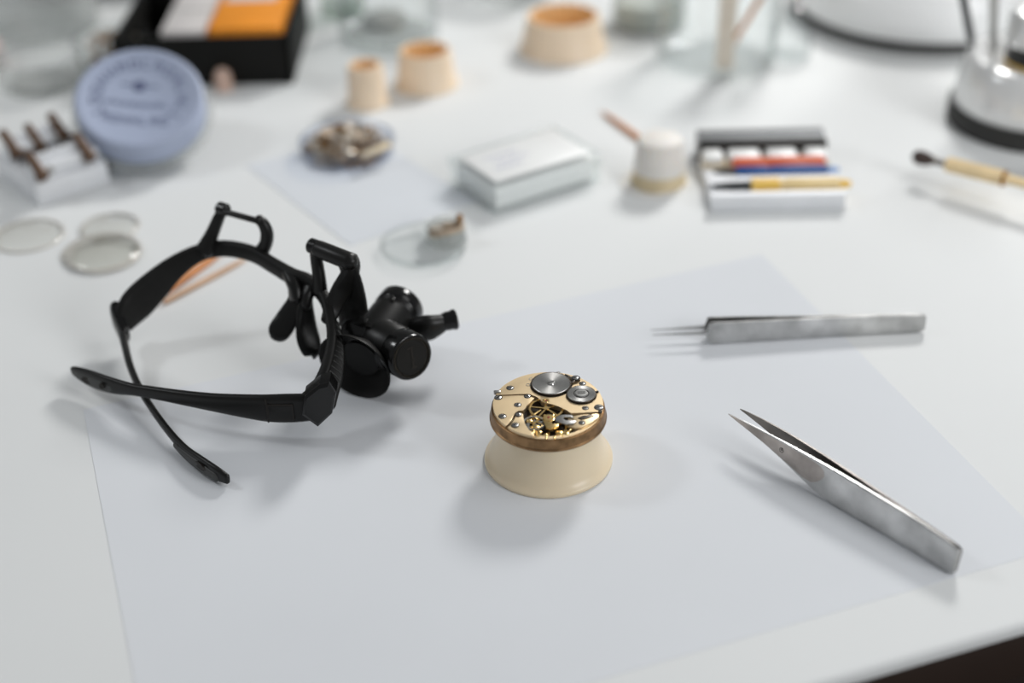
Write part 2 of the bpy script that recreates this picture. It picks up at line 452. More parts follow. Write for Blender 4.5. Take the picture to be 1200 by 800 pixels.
# screws and pins seated in the bridges
for cx, cy, r, m, a in ((172,145,1.1,M_steel,.3),(108,198,1.15,M_steel,.9),(263,195,1.0,M_steel,2.2),(210,242,1.05,M_steel,1.2),(128,303,1.15,M_steel,.4),(193,352,1.1,M_steel,.3),(212,295,.95,M_steel,1.8),(636,268,1.35,M_steel,.1),(562,130,1.0,M_steel,.5),(565,270,.95,M_steel,.1)):
    x, y = P2(cx, cy); screw('screw', t, x, y, TOP-.12, r, m, M_slot, .35, a)
x, y = P2(106,166)
b = BM(); box(b, (x-.2,y,TOP-.2), (2.6,1.5,1.2), .25, None); part('case_screw', b, M_steel, t)
x, y = P2(640,292)
b = BM(); lathe(b, [(0,TOP-.3),(.7,TOP-.3),(.7,TOP+.25),(0,TOP+.25)], 14, Matrix.Translation((x,y,0))); part('stud', b, M_slot, t)
x, y = P2(636,183)
b = BM(); lathe(b, [(0,TOP-.1),(.55,TOP-.1),(.5,TOP+.4),(0,TOP+.4)], 12, Matrix.Translation((x,y,0))); part('stud', b, M_slot, t)
x, y = P2(360,222)
b = BM(); lathe(b, [(0,TOP),(1.3,TOP),(1.2,TOP+.12),(.6,TOP+.12),(.5,TOP),(0,TOP)], 24, Matrix.Translation((x,y,0))); j = part('jewel_setting', b, M_gold_bright, t)
b = BM(); lathe(b, [(0,TOP+.02),(.45,TOP+.02),(.3,TOP+.14),(0,TOP+.16)], 14, Matrix.Translation((x,y,0))); part('jewel', b, M_jewel, j)
# shallow dimples in the barrel bridge
for cx, cy in ((270,130),(285,96),(436,64)):
    x, y = P2(cx, cy); b = BM(); lathe(b, [(.55,TOP),(.8,TOP),(.8,TOP+.06),(.55,TOP+.06)], 18, Matrix.Translation((x,y,0)), closed=True); part('pin_ring', b, M_steel, t)
# centre wheel: gold rim with spokes seen in the gap
x, y = P2(360,256)
b = BM(); gear(b, 6.3, 70, .25, 4.9, 5.35, hole=5.5, spokes=5, cx=x, cy=y); part('gold_wheel', b, M_gold_bright, t)
x2, y2 = P2(300,340)
b = BM(); gear(b, 3.4, 20, .9, 4.4, 4.8, hole=2.3, spokes=4, cx=x2, cy=y2); part('escape_wheel', b, M_steel, t)
# balance wheel with its timing screws, below the cock
bx, by = P2(372,354)
b = BM(); gear(b, 6.2, 60, .1, 4.3, 4.9, hole=5.4, spokes=3, cx=bx, cy=by); bal = part('balance_wheel', b, M_gold_bright, t)
for k in range(14):
    a = 2*PI*k/14
    px, py = bx+6.6*math.cos(a), by+6.6*math.sin(a)
    if math.hypot(px, py) > 19.2 or px < -8.4: continue
    b = BM(); lathe(b, [(0,-.5),(.55,-.5),(.55,.5),(0,.5)], 12, axisM((px,py,4.75), (math.cos(a),math.sin(a),0))); part('timing_screw', b, M_gold_bright, bal)
b = BM()
for k in range(5):
    r = 1.2+.4*k; lathe(b, [(r-.07,4.9),(r+.07,4.9),(r+.07,5.0),(r-.07,5.0)], 36, Matrix.Translation((bx,by,0)), closed=True)
part('hairspring', b, M_steel_dark, bal)
for cx, cy, r in ((300,352,1.5),(318,378,1.0),(420,385,1.3),(455,392,1.2),(270,318,1.1),(285,375,.9),(350,395,.9)):
    x, y = P2(cx, cy)
    if math.hypot(x, y) > 18.6: continue
    b = BM(); lathe(b, [(0,4.1),(r,4.1),(r,4.9),(r*.6,5.15),(0,5.2)], 18, Matrix.Translation((x,y,0))); part('gilt_pivot', b, M_gold_bright, t)
for (cx,cy),(ex,ey),w_,m_ in (((262,300),(330,262),1.0,M_gold_bright),((258,322),(300,300),.8,M_goldedge),((272,380),(340,345),1.1,M_gold_bright),((300,396),(300,350),.9,M_goldedge),((440,398),(480,372),1.2,M_gold_bright),((400,402),(436,380),1.0,M_goldedge)):
    (x0,y0),(x1,y1) = P2(cx,cy), P2(ex,ey)
    if max(math.hypot(x0,y0), math.hypot(x1,y1)) > 18.8: continue
    b = BM(); sweep(b, [((x0,y0,4.7),w_,.6),((x1,y1,4.9),w_*.7,.6)], n=8, smooth=False); part('train_arm', b, m_, t)
x3, y3 = P2(292,335)
b = BM(); lathe(b, [(3.5,5.0),(4.0,5.0),(4.0,5.4),(3.5,5.4)], 40, Matrix.Translation((x3,y3,0)), closed=True); part('steel_ring', b, M_steel, t)
# balance cock: gold disc, curved gilt foot and steel regulator to the right
co = [P2(336,322), P2(345,306), P2(366,300), P2(388,305), P2(400,318), P2(396,332), P2(380,342), P2(386,356), P2(404,350), P2(420,352), P2(416,366), P2(398,372), P2(372,380), P2(352,372), P2(350,352), P2(344,338)]
b = BM(); prism(b, co, 5.2, 6.1, bev=.2); ck = part('balance_cock', b, M_gold_bright, t, sharp=25)
x, y = P2(368,320)
b = BM(); lathe(b, [(0,6.1),(1.9,6.1),(1.8,6.35),(0,6.4)], 28, Matrix.Translation((x,y,0))); part('cap', b, M_gold_bright, ck)
b = BM(); lathe(b, [(0,6.4),(.5,6.4),(.35,6.6),(0,6.62)], 14, Matrix.Translation((x,y,0))); part('jewel', b, M_jewel, ck)
fo = [P2(470,312), P2(540,302), P2(636,298), P2(628,318), P2(590,346), P2(545,366), P2(500,372), P2(470,362)]
b = BM(); prism(b, fo, 4.3, 5.7, bev=.15); part('cock_foot', b, M_gold, t, sharp=25)
rg = [P2(402,322), P2(425,308), P2(455,304), P2(490,308), P2(500,322), P2(478,318), P2(450,318), P2(438,328), P2(460,338), P2(490,336), P2(512,340), P2(496,356), P2(455,358), P2(420,346), P2(400,336)]
b = BM(); prism(b, rg, 5.8, 6.25, bev=.12); part('regulator', b, M_steel, t, sharp=25)
rg = [P2(520,322), P2(545,310), P2(592,304), P2(606,310), P2(570,324), P2(540,330)]
b = BM(); prism(b, rg, 5.7, 6.0, bev=.1); part('regulator_index', b, M_steel_dark, t, sharp=25)
x, y = P2(540,346); screw('screw', t, x, y, 5.7, .9, M_steel, M_slot, .35, .2)
# ------------------------------------------------------------------ tweezers
def tweezers(label, E, T, st, tilt, metal, far, name='tweezers'):
    # st rows: (fraction of length, low edge, high edge, half gap, thickness); root at the joined end
    dx, dy = T[0]-E[0], T[1]-E[1]
    Ln = math.hypot(dx, dy)
    t = thing(name, label, 'tweezers', (E[0],E[1],0.2), math.atan2(dy, dx))
    MT = Matrix.Rotation(math.radians(tilt), 4, 'X')
    rows = crom(st, 6)
    arms = []
    for sg in (1, -1):
        b = BM(); secs = []
        for f, lo, hi, g, th in rows:
            x = f*Ln; ch = min(.35, th*.3, (hi-lo)*.2)
            y0, y1 = sg*g, sg*(g+th)
            secs.append([MT @ Vector(p) for p in ((x,y0,lo),(x,y1-sg*ch,lo),(x,y1,lo+ch),(x,y1,hi-ch),(x,y1-sg*ch,hi),(x,y0,hi))])
        loft(b, secs)
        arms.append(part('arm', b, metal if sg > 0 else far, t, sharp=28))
    return t, Ln, MT, arms
E1 = (169.1,488.0,0.0); T1 = (56.9,484.7,4.8)
tw, L1, MT, _ = tweezers('slim steel tweezers with stepped needle tips, lying behind the broader pair', E1, T1,
    [(0,1.6,7.0,0,.9),(.012,.6,7.8,0,1.0),(.05,.1,8.2,0,1.0),(.25,0,8.6,.2,1.0),(.5,0,9.0,1.1,1.0),(.7,0,9.3,1.9,1.0),(.785,0,9.4,2.2,1.0),(.795,1.2,8.6,2.2,1.0),(.803,3.6,6.2,2.2,.9),(.82,4.1,5.7,2.3,.7),(.9,4.4,5.3,2.4,.5),(1,4.7,5.0,2.3,.25)], 8, M_steel_worn, M_steel_worn)
E2 = (141.7,343.3,0.0); T2 = (79.7,420.6,10.5)
tw, L2, MT, ar = tweezers('broad steel tweezers with sharp tapered tips, blotchy handles, overhanging the paper edge', E2, T2,
    [(0,1.2,9.4,0,1.0),(.012,.3,10.4,0,1.2),(.06,0,11.0,0,1.2),(.21,0,12.0,.2,1.2),(.45,0,12.8,1.2,1.2),(.55,.9,13.0,1.7,1.2),(.63,2.9,13.0,2.1,1.2),(.72,5.6,12.9,2.5,1.1),(.80,7.6,12.6,2.8,.9),(.88,9.0,12.2,3.0,.7),(.95,10.0,11.6,3.1,.5),(1,10.7,11.0,3.1,.3)], 8, M_steel_worn, mat('shaded_worn_steel', (112,108,104), .34, 1.0, var=.25, scale=90))  # the far arm's shade is put into this darker copy of the steel
# painted dark reflection and a small stamped mark on the near arm
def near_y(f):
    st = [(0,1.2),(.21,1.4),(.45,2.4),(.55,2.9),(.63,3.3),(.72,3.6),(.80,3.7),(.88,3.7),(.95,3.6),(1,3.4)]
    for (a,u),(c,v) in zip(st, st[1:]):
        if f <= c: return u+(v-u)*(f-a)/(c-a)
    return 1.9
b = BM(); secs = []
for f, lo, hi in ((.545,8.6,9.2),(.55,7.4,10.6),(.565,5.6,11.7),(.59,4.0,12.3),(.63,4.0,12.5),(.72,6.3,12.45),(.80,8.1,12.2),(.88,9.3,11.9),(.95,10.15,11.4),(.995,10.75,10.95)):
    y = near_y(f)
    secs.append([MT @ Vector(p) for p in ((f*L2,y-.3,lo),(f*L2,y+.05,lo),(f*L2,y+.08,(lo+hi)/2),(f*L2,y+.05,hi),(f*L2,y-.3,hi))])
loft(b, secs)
o = part('tip_reflection', b, mat('reflection_steel', (168,161,156), 0.3, 1.0, var=0.3, scale=90), ar[0], label='dark reflection painted on the taper near the tips')
b = BM(); lathe(b, [(.75,0),(1.0,0),(1.0,.12),(.75,.12)], 20, axisM(MT @ Vector((.735*L2, near_y(.735)-.02, 9.6)), MT.to_3x3() @ Vector((0,1,0))), closed=True)
box(b, MT @ Vector((.735*L2, near_y(.735)+.05, 9.6)), (.9,.12,.3)); box(b, MT @ Vector((.735*L2, near_y(.735)+.05, 9.9)), (.3,.12,.9))
part('stamped_mark', b, M_slot, ar[0])

# ------------------------------------------------------------------ headband magnifier glasses
GL = thing('magnifier_glasses', 'black magnifying glasses with a lamp loupe, temples half folded', 'magnifying glasses', (-123.5,452.4,0.0))
frame_pts = [((-157.5,490.3,14.0),5.0,11.5),((-153.2,494.9,18.0),5.0,15.5),((-146.3,499.5,23.5),4.6,14.5),((-137.2,504.5,30.0),4.2,10.5),((-127.2,507.5,34.8),4.2,7.4),((-116.3,506.7,37.3),4.4,6.8),((-103.7,499.7,38.5),4.4,6.8),((-93.3,489.8,38.0),4.4,6.8),((-85.4,482.3,37.5),5.0,6.8),((-78.6,478.2,37.0),5.0,6.4),((-72.8,471.6,35.0),4.4,5.8),((-69.5,461.3,32.0),4.0,4.6),((-67.9,450.2,27.5),4.0,4.4),((-69.4,440.5,22.5),4.2,4.6),((-72.8,434.4,17.5),4.4,5.0),((-76.4,430.5,15.0),4.6,6.0)]
b = BM(); sweep(b, frame_pts, n=20, pw=3.2, sub=7)
fr = part('frame', b, M_black_matte, GL, world=True, sharp=50)
# bridge saddle between the brow and the pads
b = BM()
sweep(b, [((-87.2,483.7,37.5),7,5),((-84.5,478.6,35.0),9,5.5),((-84.2,475.4,31.5),8.5,4)], n=14, up=(0.6,0.6,.3), sub=5)
sweep(b, [((-77.3,477.7,36.5),6,5),((-79.6,475.0,33.5),7.5,5),((-80.1,472.5,30.0),6.5,4)], n=14, up=(0.6,0.6,.3), sub=5)
part('bridge', b, M_black, GL, world=True, sharp=50)
# ribbed outer strip of the right rim, its face towards the camera side
VN = Vector((.12,-.83,.55)).normalized()
b = BM()
ST = [((-67.1,458.7,30.5),2.0,3.0),((-65.9,452.5,27.5),3.6,3.4),((-65.6,445.9,24.5),5.4,3.6),((-66.9,439.3,20.5),7.6,3.8),((-69.3,433.9,17.0),9.6,4.0),((-71.0,429.8,14.5),11.0,4.0)]
sweep(b, ST, n=18, sub=6, up=VN, pw=4)
o = part('ribbed_strip', b, M_black, GL, world=True, sharp=50)
b = BM()
fine = crom([tuple(p)+(w,) for p, w, h in ST], 8)
for k in range(15):
    f = .03+.86*(k/14.0)**.9
    x = f*(len(fine)-1); i = min(int(x), len(fine)-2); q = [a_+(c_-a_)*(x-i) for a_, c_ in zip(fine[i], fine[i+1])]
    tn = (Vector(fine[i+1][:3])-Vector(fine[i][:3])).normalized()
    sd = tn.cross(VN).normalized()
    c0 = Vector(q[:3])+VN*1.75; hw = q[3]*.42
    if sd.x < 0: sd = -sd
    sweep(b, [(c0-sd*hw-tn*1.2,.3,.5),(c0-sd*hw*.2-tn*.3,.45,.8),(c0+sd*hw*.6+tn*.9,.45,.8),(c0+sd*hw+tn*2.2,.3,.5)], n=6, pw=2, sub=3, up=VN)
part('ribs', b, M_grey_pad, o, world=True, label='raised curved ribs')
# hinge block with the pointed lower corner
def facing(outline, depth, M=None): pass
b = BM()
ho = [(-75.9,421.0,22.5), (-77.7,421.0,14.1), (-72.3,421.0,8.5), (-66.4,421.0,14.5), (-64.1,421.0,23.6), (-66.1,421.0,28.6), (-69.9,421.0,27.6)]
secs = []
for dy, k in ((0,.82),(.8,.97),(1.6,1.0),(7.5,1.0),(9,.85)):
    cx = sum(p[0] for p in ho)/len(ho); cz = sum(p[2] for p in ho)/len(ho)
    secs.append([(cx+(p[0]-cx)*k, 421+dy, cz+(p[2]-cz)*k) for p in ho])
loft(b, secs)
part('end_block', b, M_black_gloss, GL, world=True, sharp=25)
# hidden left end block
b = BM(); sweep(b, [((-160.7,494.9,17.0),5,10),((-159.9,491.0,14.5),5,11),((-156.2,483.9,11.5),4.5,9)], n=14, up=(0,0,1), sub=5)
part('end_block', b, M_black_gloss, GL, world=True, sharp=40)

# temples: the right one crosses over the left one
def temple(P, tipP, holes, up=(0,0,1), lab=None):
    b = BM(); sweep(b, P, n=18, pw=3.0, sub=8, up=up)
    tm = part('temple', b, M_black, GL, world=True, sharp=50)
    if lab: tm['label'] = lab
    b = BM(); sweep(b, tipP, n=16, pw=2.6, sub=8, up=up)
    part('tip_pad', b, M_grey_pad, tm, world=True, sharp=50, label='dark grey soft tip pad')
    return tm
RT = [((-75.7,427.6,13.5),4.2,11.5),((-82.6,427.4,13.5),4.2,12.2),((-91.5,427.8,13.5),4.0,11.6),((-101.9,429.9,13.5),3.8,9.6),((-112.4,432.5,13.5),3.6,7.6),((-123.6,436.2,13.2),3.3,6.2),((-135.9,441.2,12.4),3.0,5.2),((-145.1,445.6,11.2),2.8,5.2),((-154.7,451.1,9.6),2.6,7.4),((-163.5,457.0,8.6),2.4,8.0),((-170.1,462.0,8.2),2.2,5.6),((-172.7,464.2,8.0),2.0,3.6)]
rt = temple(RT, [((-148.6,447.4,10.2),2.0,3.2),((-154.9,451.4,9.0),3.0,6.0),((-163.6,457.0,8.0),3.0,6.4),((-170.2,462.0,7.6),2.6,4.2)], None)
# oval and round openings at the tip, battery of small trims near the hinge
def plug(parent, name, p, d, rx, rz, m, h=.9):
    b = BM(); lathe(b, [(0,0),(rx,0),(rx*.9,h),(0,h)], 24)
    bmesh.ops.scale(b, verts=b.verts, vec=(1,rz/rx,1))
    bmesh.ops.transform(b, matrix=axisM(p, d), verts=b.verts)
    return part(name, b, m, parent, world=True)
nr = (-.33,-.94,.05)
plug(rt, 'oval_hole', (-164.4,457.6,8.2), (-.45,-.88,.1), 3.6, 1.5, M_slot, 1.56)
plug(rt, 'round_hole', (-157.7,452.1,9.2), (-.4,-.9,.1), 1.3, 1.3, M_slot, 1.56)
TD = (Vector((-91.5,427.8,13.5))-Vector((-82.6,427.4,13.5))).normalized(); TN = TD.cross(Vector((0,0,1))).normalized()
if TN.y > 0: TN = -TN
def onface(p, off): return Matrix.Translation(Vector(p)+TN*off) @ Matrix((TD, TN, (0,0,1))).transposed().to_4x4()
b = BM(); box(b, (0,0,0), (10,.8,7.4), .35, onface((-85.8,427.4,13.2), 2.02)); part('panel_recess', b, M_slot, rt, world=True)
b = BM(); box(b, (0,0,0), (8.8,1.0,6.2), .35, onface((-85.8,427.4,13.2), 2.1)); part('inset_panel', b, M_black, rt, world=True)
b = BM(); box(b, (0,0,0), (.7,.8,10.4), .2, onface((-90.8,427.8,13.5), 1.85)); part('hinge_seam', b, M_slot, rt, world=True)
LT = [((-158.8,489.9,13.5),3.6,9.0),((-155.2,478.7,10.8),3.2,6.5),((-150.4,465.3,8.2),2.8,4.6),((-143.9,451.8,6.4),2.5,3.6),((-135.8,438.0,5.2),2.4,3.2),((-127.8,425.8,4.4),2.4,3.4),((-120.3,415.6,4.0),2.4,4.8),((-113.5,408.2,4.0),2.4,6.4),((-106.9,402.0,4.0),2.4,6.2),((-102.8,399.0,3.6),2.2,4.2)]
lt = temple(LT, [((-124.8,420.4,3.2),2.6,2.6),((-120.0,414.6,3.2),3.2,3.8),((-113.4,407.3,3.2),3.2,4.6),((-107.0,401.3,3.0),3.0,4.0)], None)
plug(lt, 'oval_hole', (-112.5,406.5,4.2), (-.75,-.6,.3), 3.4, 1.2, M_slot, 1.66)
plug(lt, 'round_hole', (-122.8,419.0,4.2), (-.8,-.5,.3), 1.1, 1.1, M_slot, 1.5)

# nose pads
b = BM(); sweep(b, [((-84.0,478.9,34.0),5,4),((-85.3,476.5,28.5),7.5,3),((-88.3,474.0,23.0),9.4,2.4),((-91.5,471.7,19.0),9.2,2.2),((-93.3,471.2,17.0),6.5,1.8),((-94.2,471.5,16.0),3,1.2)], n=18, pw=2.2, sub=7, up=(.55,.75,.35))
part('nose_pad', b, M_black, GL, world=True, sharp=50)
b = BM(); sweep(b, [((-79.7,475.2,33.0),5,4),((-80.3,472.3,27.0),8,3),((-80.0,468.4,20.0),10,2.6),((-78.8,465.6,15.0),9.0,2.4),((-77.9,464.3,12.6),6,2),((-77.6,463.4,12.0),3,1.2)], n=18, pw=2.2, sub=7, up=(-.5,.8,.35))
part('nose_pad', b, M_black, GL, world=True, sharp=50)

# bracket loops on the brow
b = BM()
sweep(b, [((-123.9,506.2,37.0),8.0,5),((-120.6,508.1,43.0),5.6,4.4),((-117.0,508.7,50.0),4.6,4.0),((-114.8,509.1,54.0),4.2,3.4)], n=12, up=(.6,.8,0), sub=5)
sweep(b, [((-101.2,498.4,38.0),6.5,4.4),((-97.6,498.4,43.0),5.2,4.4),((-96.3,498.4,48.0),5.0,4.4),((-97.2,498.9,52.0),4.6,4.0),((-99.1,499.6,54.0),4.0,3.4)], n=12, up=(.6,.8,0), sub=5)
br = part('lens_bracket', b, M_black, GL, world=True, sharp=50)
b = BM(); tube(b, [(-115.3,507.7,54.0), (-98.9,498.1,54.0)], 1.3, sub=1)
part('bracket_bar', b, M_black, br, world=True)
b = BM(); lathe(b, [(0,-2.4),(2.2,-2.4),(2.7,-1.8),(2.7,1.8),(2.2,2.4),(0,2.4)], 22, axisM((-114.8,509.1,54.0), (.8,-.55,0))); part('bracket_end', b, M_black_gloss, br, world=True)
b = BM()
sweep(b, [((-73.8,472.5,36.0),6.0,4.6),((-73.8,474.3,41.5),5.0,4.2),((-74.5,477.1,47.5),4.8,3.8),((-74.8,477.8,52.0),4.2,3.2)], n=12, up=(.6,.8,0), sub=5)
sweep(b, [((-70.4,461.6,29.5),5.5,3.2),((-68.5,465.5,32.8),7.0,3.2),((-65.3,468.0,38.5),8.0,3.4),((-61.9,468.6,44.5),8.0,3.4),((-59.9,469.0,49.5),7.0,3.2),((-60.0,469.6,52.5),5.4,3.0)], n=14, up=(.5,-.3,.6), sub=6, pw=3.5)
br = part('lens_bracket', b, M_black, GL, world=True, sharp=50)
b = BM(); lathe(b, [(0,-2.6),(2.4,-2.6),(3.0,-2.0),(3.0,2.0),(2.4,2.6),(0,2.6)], 22, axisM((-74.9,478.9,52.5), (.8,-.55,0))); part('bracket_end', b, M_black_gloss, br, world=True)

# loupe: sleeve on the bar, hanging arm, barrel with eye cup, lamp housing, lever
p0, p1 = Vector((-73.1,477.4,52.2)), Vector((-60.5,467.5,52.2))
b = BM(); tube(b, [p0, p1], 3.5, n=20, sub=1); sl = part('sleeve', b, M_black, GL, world=True, sharp=50)
b = BM()
sweep(b, [((-62.6,471.5,50.0),9.5,2.8),((-60.8,470.4,43.0),10.0,2.8),((-60.7,470.0,36.0),12.5,3.2),((-61.6,469.9,29.5),15.5,3.4),((-61.8,467.1,25.0),16.5,3.4)], n=14, up=(.6,.8,.1), sub=6)
part('hanging_arm', b, M_black_matte, GL, world=True, sharp=50)
BC = Vector((-43.8,486.7,20.5))
AX = (BC-Vector((-60.3,450.8,15.6))).normalized()                # front end of the barrel
b = BM()
lathe(b, [(0,0),(8.2,0),(8.6,-.6),(9.2,-1.0),(9.2,-6.2),(8.8,-6.8),(8.6,-7.2),(8.6,-8.6),(9.4,-9.2),(9.4,-17),(9.0,-22),(8.8,-26),(0,-26)], 44, axisM(BC, AX))
brl = part('lens_barrel', b, M_black, GL, world=True, sharp=40)
b = BM(); lathe(b, [(7.4,0),(9.2,.0),(9.6,-.6),(9.6,-5.8),(9.3,-6.3),(8.9,-6.3),(8.9,-.6),(7.4,-.3)], 44, axisM(BC+AX*.4, AX), closed=True)
part('lens_ring', b, M_black_gloss, brl, world=True, sharp=40)
b = BM(); lathe(b, [(0,.1),(7.6,.1),(5,.9),(0,1.2)], 36, axisM(BC, AX)); part('lens', b, M_glass, brl, world=True)
b = BM(); box(b, BC-AX*5.2+Vector((-.6,-2.8,8.6)), (1.6,6.0,1.4), .4); part('grip_ridge', b, M_black_gloss, brl, world=True)
# eye cup, flared, its rim on the bench
EC = Vector((-60.3,450.8,15.6))
b = BM()
lathe(b, [(8.3,7.5),(9.2,6.4),(11.5,4.2),(13.8,2.0),(15.2,.2),(15.4,-.6),(14.9,-.7),(13.2,1.6),(10.8,3.9),(8.2,5.6),(7.2,7.5)], 56, axisM(EC, AX), closed=True)
part('eye_cup', b, M_black_matte, GL, world=True, sharp=60)
b = BM(); lathe(b, [(0,4.2),(7.9,4.4),(7.9,5.4),(0,5.2)], 36, axisM(EC, AX)); part('eyepiece_lens', b, M_black_matte, GL, world=True)
# lamp housing pointing down to the front right
LA = Vector((.58,-.78,.16)).normalized()
LC = Vector((-37.9,447.5,21.0))
b = BM(); lathe(b, [(0,-26),(9.3,-26),(9.3,-9.5),(8.9,-9.0),(8.9,-8.0),(0,-8.0)], 40, axisM(LC, LA)); lh = part('lamp_housing', b, M_black, GL, world=True, sharp=40)
b = BM(); lathe(b, [(8.9,-8.4),(9.3,-8.2),(9.3,-1.2),(8.8,-.3),(8.0,0),(7.6,-.1),(7.4,-.5),(0,-.5),(0,-8.4)], 44, axisM(LC, LA)); cap = part('battery_cap', b, M_black_gloss, lh, world=True, sharp=35)
MC = axisM(LC, LA)
# the coin slot on the cap, an upright I with short serifs
xr = (MC.to_3x3().inverted() @ Vector((.93,.2,0))); ang = math.atan2(xr.y, xr.x)
MS = MC @ Matrix.Rotation(ang, 4, 'Z')
b = BM(); lathe(b, [(0,-.5),(7.0,-.5),(6.7,-.25),(0,-.25)], 36, MC); part('cap_disc', b, M_black_matte, lh, world=True)
b = BM()
box(b, (.2,0,-.2), (.7,8.6,.24), 0, MS); box(b, (-.5,4.0,-.2), (2.6,.7,.24), 0, MS); box(b, (.6,-4.2,-.2), (2.4,.7,.24), 0, MS); box(b, (.5,-1.2,-.2), (.9,1.6,.24), 0, MS)
part('coin_slot', b, M_slot, lh, world=True)
# mirror boss on the barrel's side
b = BM(); lathe(b, [(0,-3),(6.6,-3),(6.8,0),(6.0,2.4),(4.0,3.6),(0,4.2)], 30, axisM(Vector((-60.2,465.5,22.0)), (-.15,-.7,.7))); part('boss', b, M_black_gloss, GL, world=True, sharp=50)
# lever with a ribbed round end
b = BM(); sweep(b, [((-42.4,473.7,17.0),4,6),((-37.9,473.2,18.0),6,8.6),((-33.1,472.1,18.5),7,11.0),((-29.4,473.1,19.0),6.4,9.0),((-26.4,474.6,19.5),5.4,6.6)], n=18, pw=2.3, sub=6)
lv = part('lever', b, M_black, GL, world=True, sharp=50)
LE = Vector((-22.4,475.5,20.0)); LD = (LE-Vector((-27.4,474.4,19.5))).normalized()
b = BM(); lathe(b, [(0,.9),(3.4,1.0),(4.1,.4),(4.2,-.6),(3.8,-1.4),(3.8,-3.4),(3.2,-5.2),(2.8,-7.0),(0,-7.0)], 30, axisM(LE, LD)); part('lever_end', b, M_black_gloss, lv, world=True, sharp=40)
# ------------------------------------------------------------------ cream cups at the back
def cup(label, loc, rb, rt, h, name='plastic_cup'):
    t = thing(name, label, 'cup', loc, 0, 'upturned tan holders at the back of the bench')
    b = BM()
    lathe(b, [(rb-1.5,0),(rb-.3,0),(rb,.4),(rb,1.6),(rb-.5,2.2),(rb-1.4,3.4),(rt+.5,h-3),(rt,h-.6),(rt-.4,h),(rt-1.6,h),(rt-1.9,h-.8),(rb-3.6,3),(rb-2.2,.8)], 56, closed=True)
    part('body', b, M_tan, t, sharp=50)
    b = BM(); lathe(b, [(0,h*.35),(rt-1.2,h*.35),(rt-2.05,h-1.4),(rt-1.85,h-.9),(rt-1.75,h-1.4),(rt-.9,h*.3),(0,h*.3)], 48)
    part('bore', b, M_taninside, t, label='amber inside of the cup')
    return t
cup('large tan plastic cup, widest of the three, standing alone at the back', (35.2,807.0,0.0), 26.5, 21.5, 21)
cup('middle sized tan plastic cup with amber mouth, beside the narrow small one', (-44.7,758.2,0.0), 18.2, 14.6, 21)
cup('narrow smallest tan plastic cup beside the dish of loose watch parts', (-76.5,734.1,0.0), 12.2, 9.4, 23)

# ------------------------------------------------------------------ black open box with two cartons
BXo = (-121.0,767.0,0.0)
t = thing('storage_box', 'black open storage box holding an orange carton, behind the lavender lid', 'box', (BXo[0], BXo[1]-3, 0))
b = BM()
box(b, (-50,44,1.25), (100,88,2.5), .5)
for c, s in (((-50,1.5,15),(100,3,28)),((-50,86.5,15),(100,3,28)),((-1.5,44,15),(3,88,28)),((-98.5,44,15),(3,88,28))): box(b, c, s, .6)
part('body', b, M_tray, t)
t = thing('carton', 'orange carton with a pale label lying inside the black box', 'carton', (BXo[0]-26, BXo[1]+43, 2.6))
b = BM(); box(b, (0,0,14.5), (41,78,29), .8); part('body', b, M_tin_orange, t)
b = BM(); box(b, (-2,20,29.1), (30,30,.3)); part('paper_label', b, M_carton_white, t, label='pale label on the lid')
t = thing('carton', 'white carton lying beside the orange one in the black box', 'carton', (BXo[0]-61, BXo[1]+43, 2.6))
b = BM(); box(b, (0,0,14), (25,78,28), .8); part('body', b, M_carton_white, t)
b = BM(); box(b, (0,-5,28.1), (25.1,2,.2)); part('fold_line', b, M_tealgrey, t)
b = BM(); lathe(b, [(0,0),(5.0,0),(5.0,6),(4.6,9),(3.4,11.5),(1.5,12.8),(0,13)], 30)
solo('bottle_cap', b, M_pink, 'small pale pink domed cap standing before the black box', 'cap', (-159.9,758.5,0.0))

# ------------------------------------------------------------------ lavender lidded tub leaning back
LT_ = Vector((-184.9,671.0,34.0))
tl = (math.radians(27), math.radians(7), 0)
t = thing('lidded_tub', 'round clear tub with a printed lavender lid, tipped up against a clear dish', 'tub', (LT_.x, LT_.y, LT_.z), tilt=tl)
b = BM(); lathe(b, [(0,0),(28.5,0),(29.2,.5),(30.6,.5),(31.6,.1),(32.2,-.8),(32.3,-12.5),(31.2,-12.5),(31,-1.5),(0,-1.5)], 80)
lid = part('lid', b, M_lavender, t, sharp=40)
b = BM(); lathe(b, [(30.2,-6),(30.2,-20),(29,-22.5),(0,-22.5),(0,-21.5),(28.4,-21.5),(29.2,-19.8),(29.2,-6)], 64, closed=False); part('tub', b, M_clear, t)
b = BM(); lathe(b, [(30.2,-12.8),(35,-12.9),(35.6,-13.6),(35.6,-15.4),(30.2,-15.6)], 64, closed=True); part('rim', b, M_frost, t)
# worn print: a ring of small letters, an emblem, two curved lines of letters; too worn and blurred to read
b = BM()
rr = random.Random(9)
def glyph(b, x, y, ang, s):
    M = Matrix.Translation((x,y,.06)) @ Matrix.Rotation(ang,4,'Z')
    k = rr.randrange(4)
    box(b, (-.9*s,0,0), (.55*s,3.4*s,.1), 0, M)
    if k != 3: box(b, (.9*s,0,0), (.55*s,3.4*s,.1), 0, M)
    if k in (0,2): box(b, (0,1.4*s,0), (1.9*s,.55*s,.1), 0, M)
    if k in (0,1): box(b, (0,0,0), (1.9*s,.55*s,.1), 0, M)
    if k in (2,3): box(b, (0,-1.4*s,0), (1.9*s,.55*s,.1), 0, M)
for k in range(15):
    a = math.radians(208 - k*17); glyph(b, 21.5*math.cos(a), 21.5*math.sin(a), a-PI/2, 1.75)
for k in range(8): glyph(b, -14.5+k*4.1, -5.5+.4*abs(k-3.5), 0, 1.15)
for k in range(7): glyph(b, -14+k*4.7, -15+.12*(k-3)**2, (k-3)*.04, 1.5)
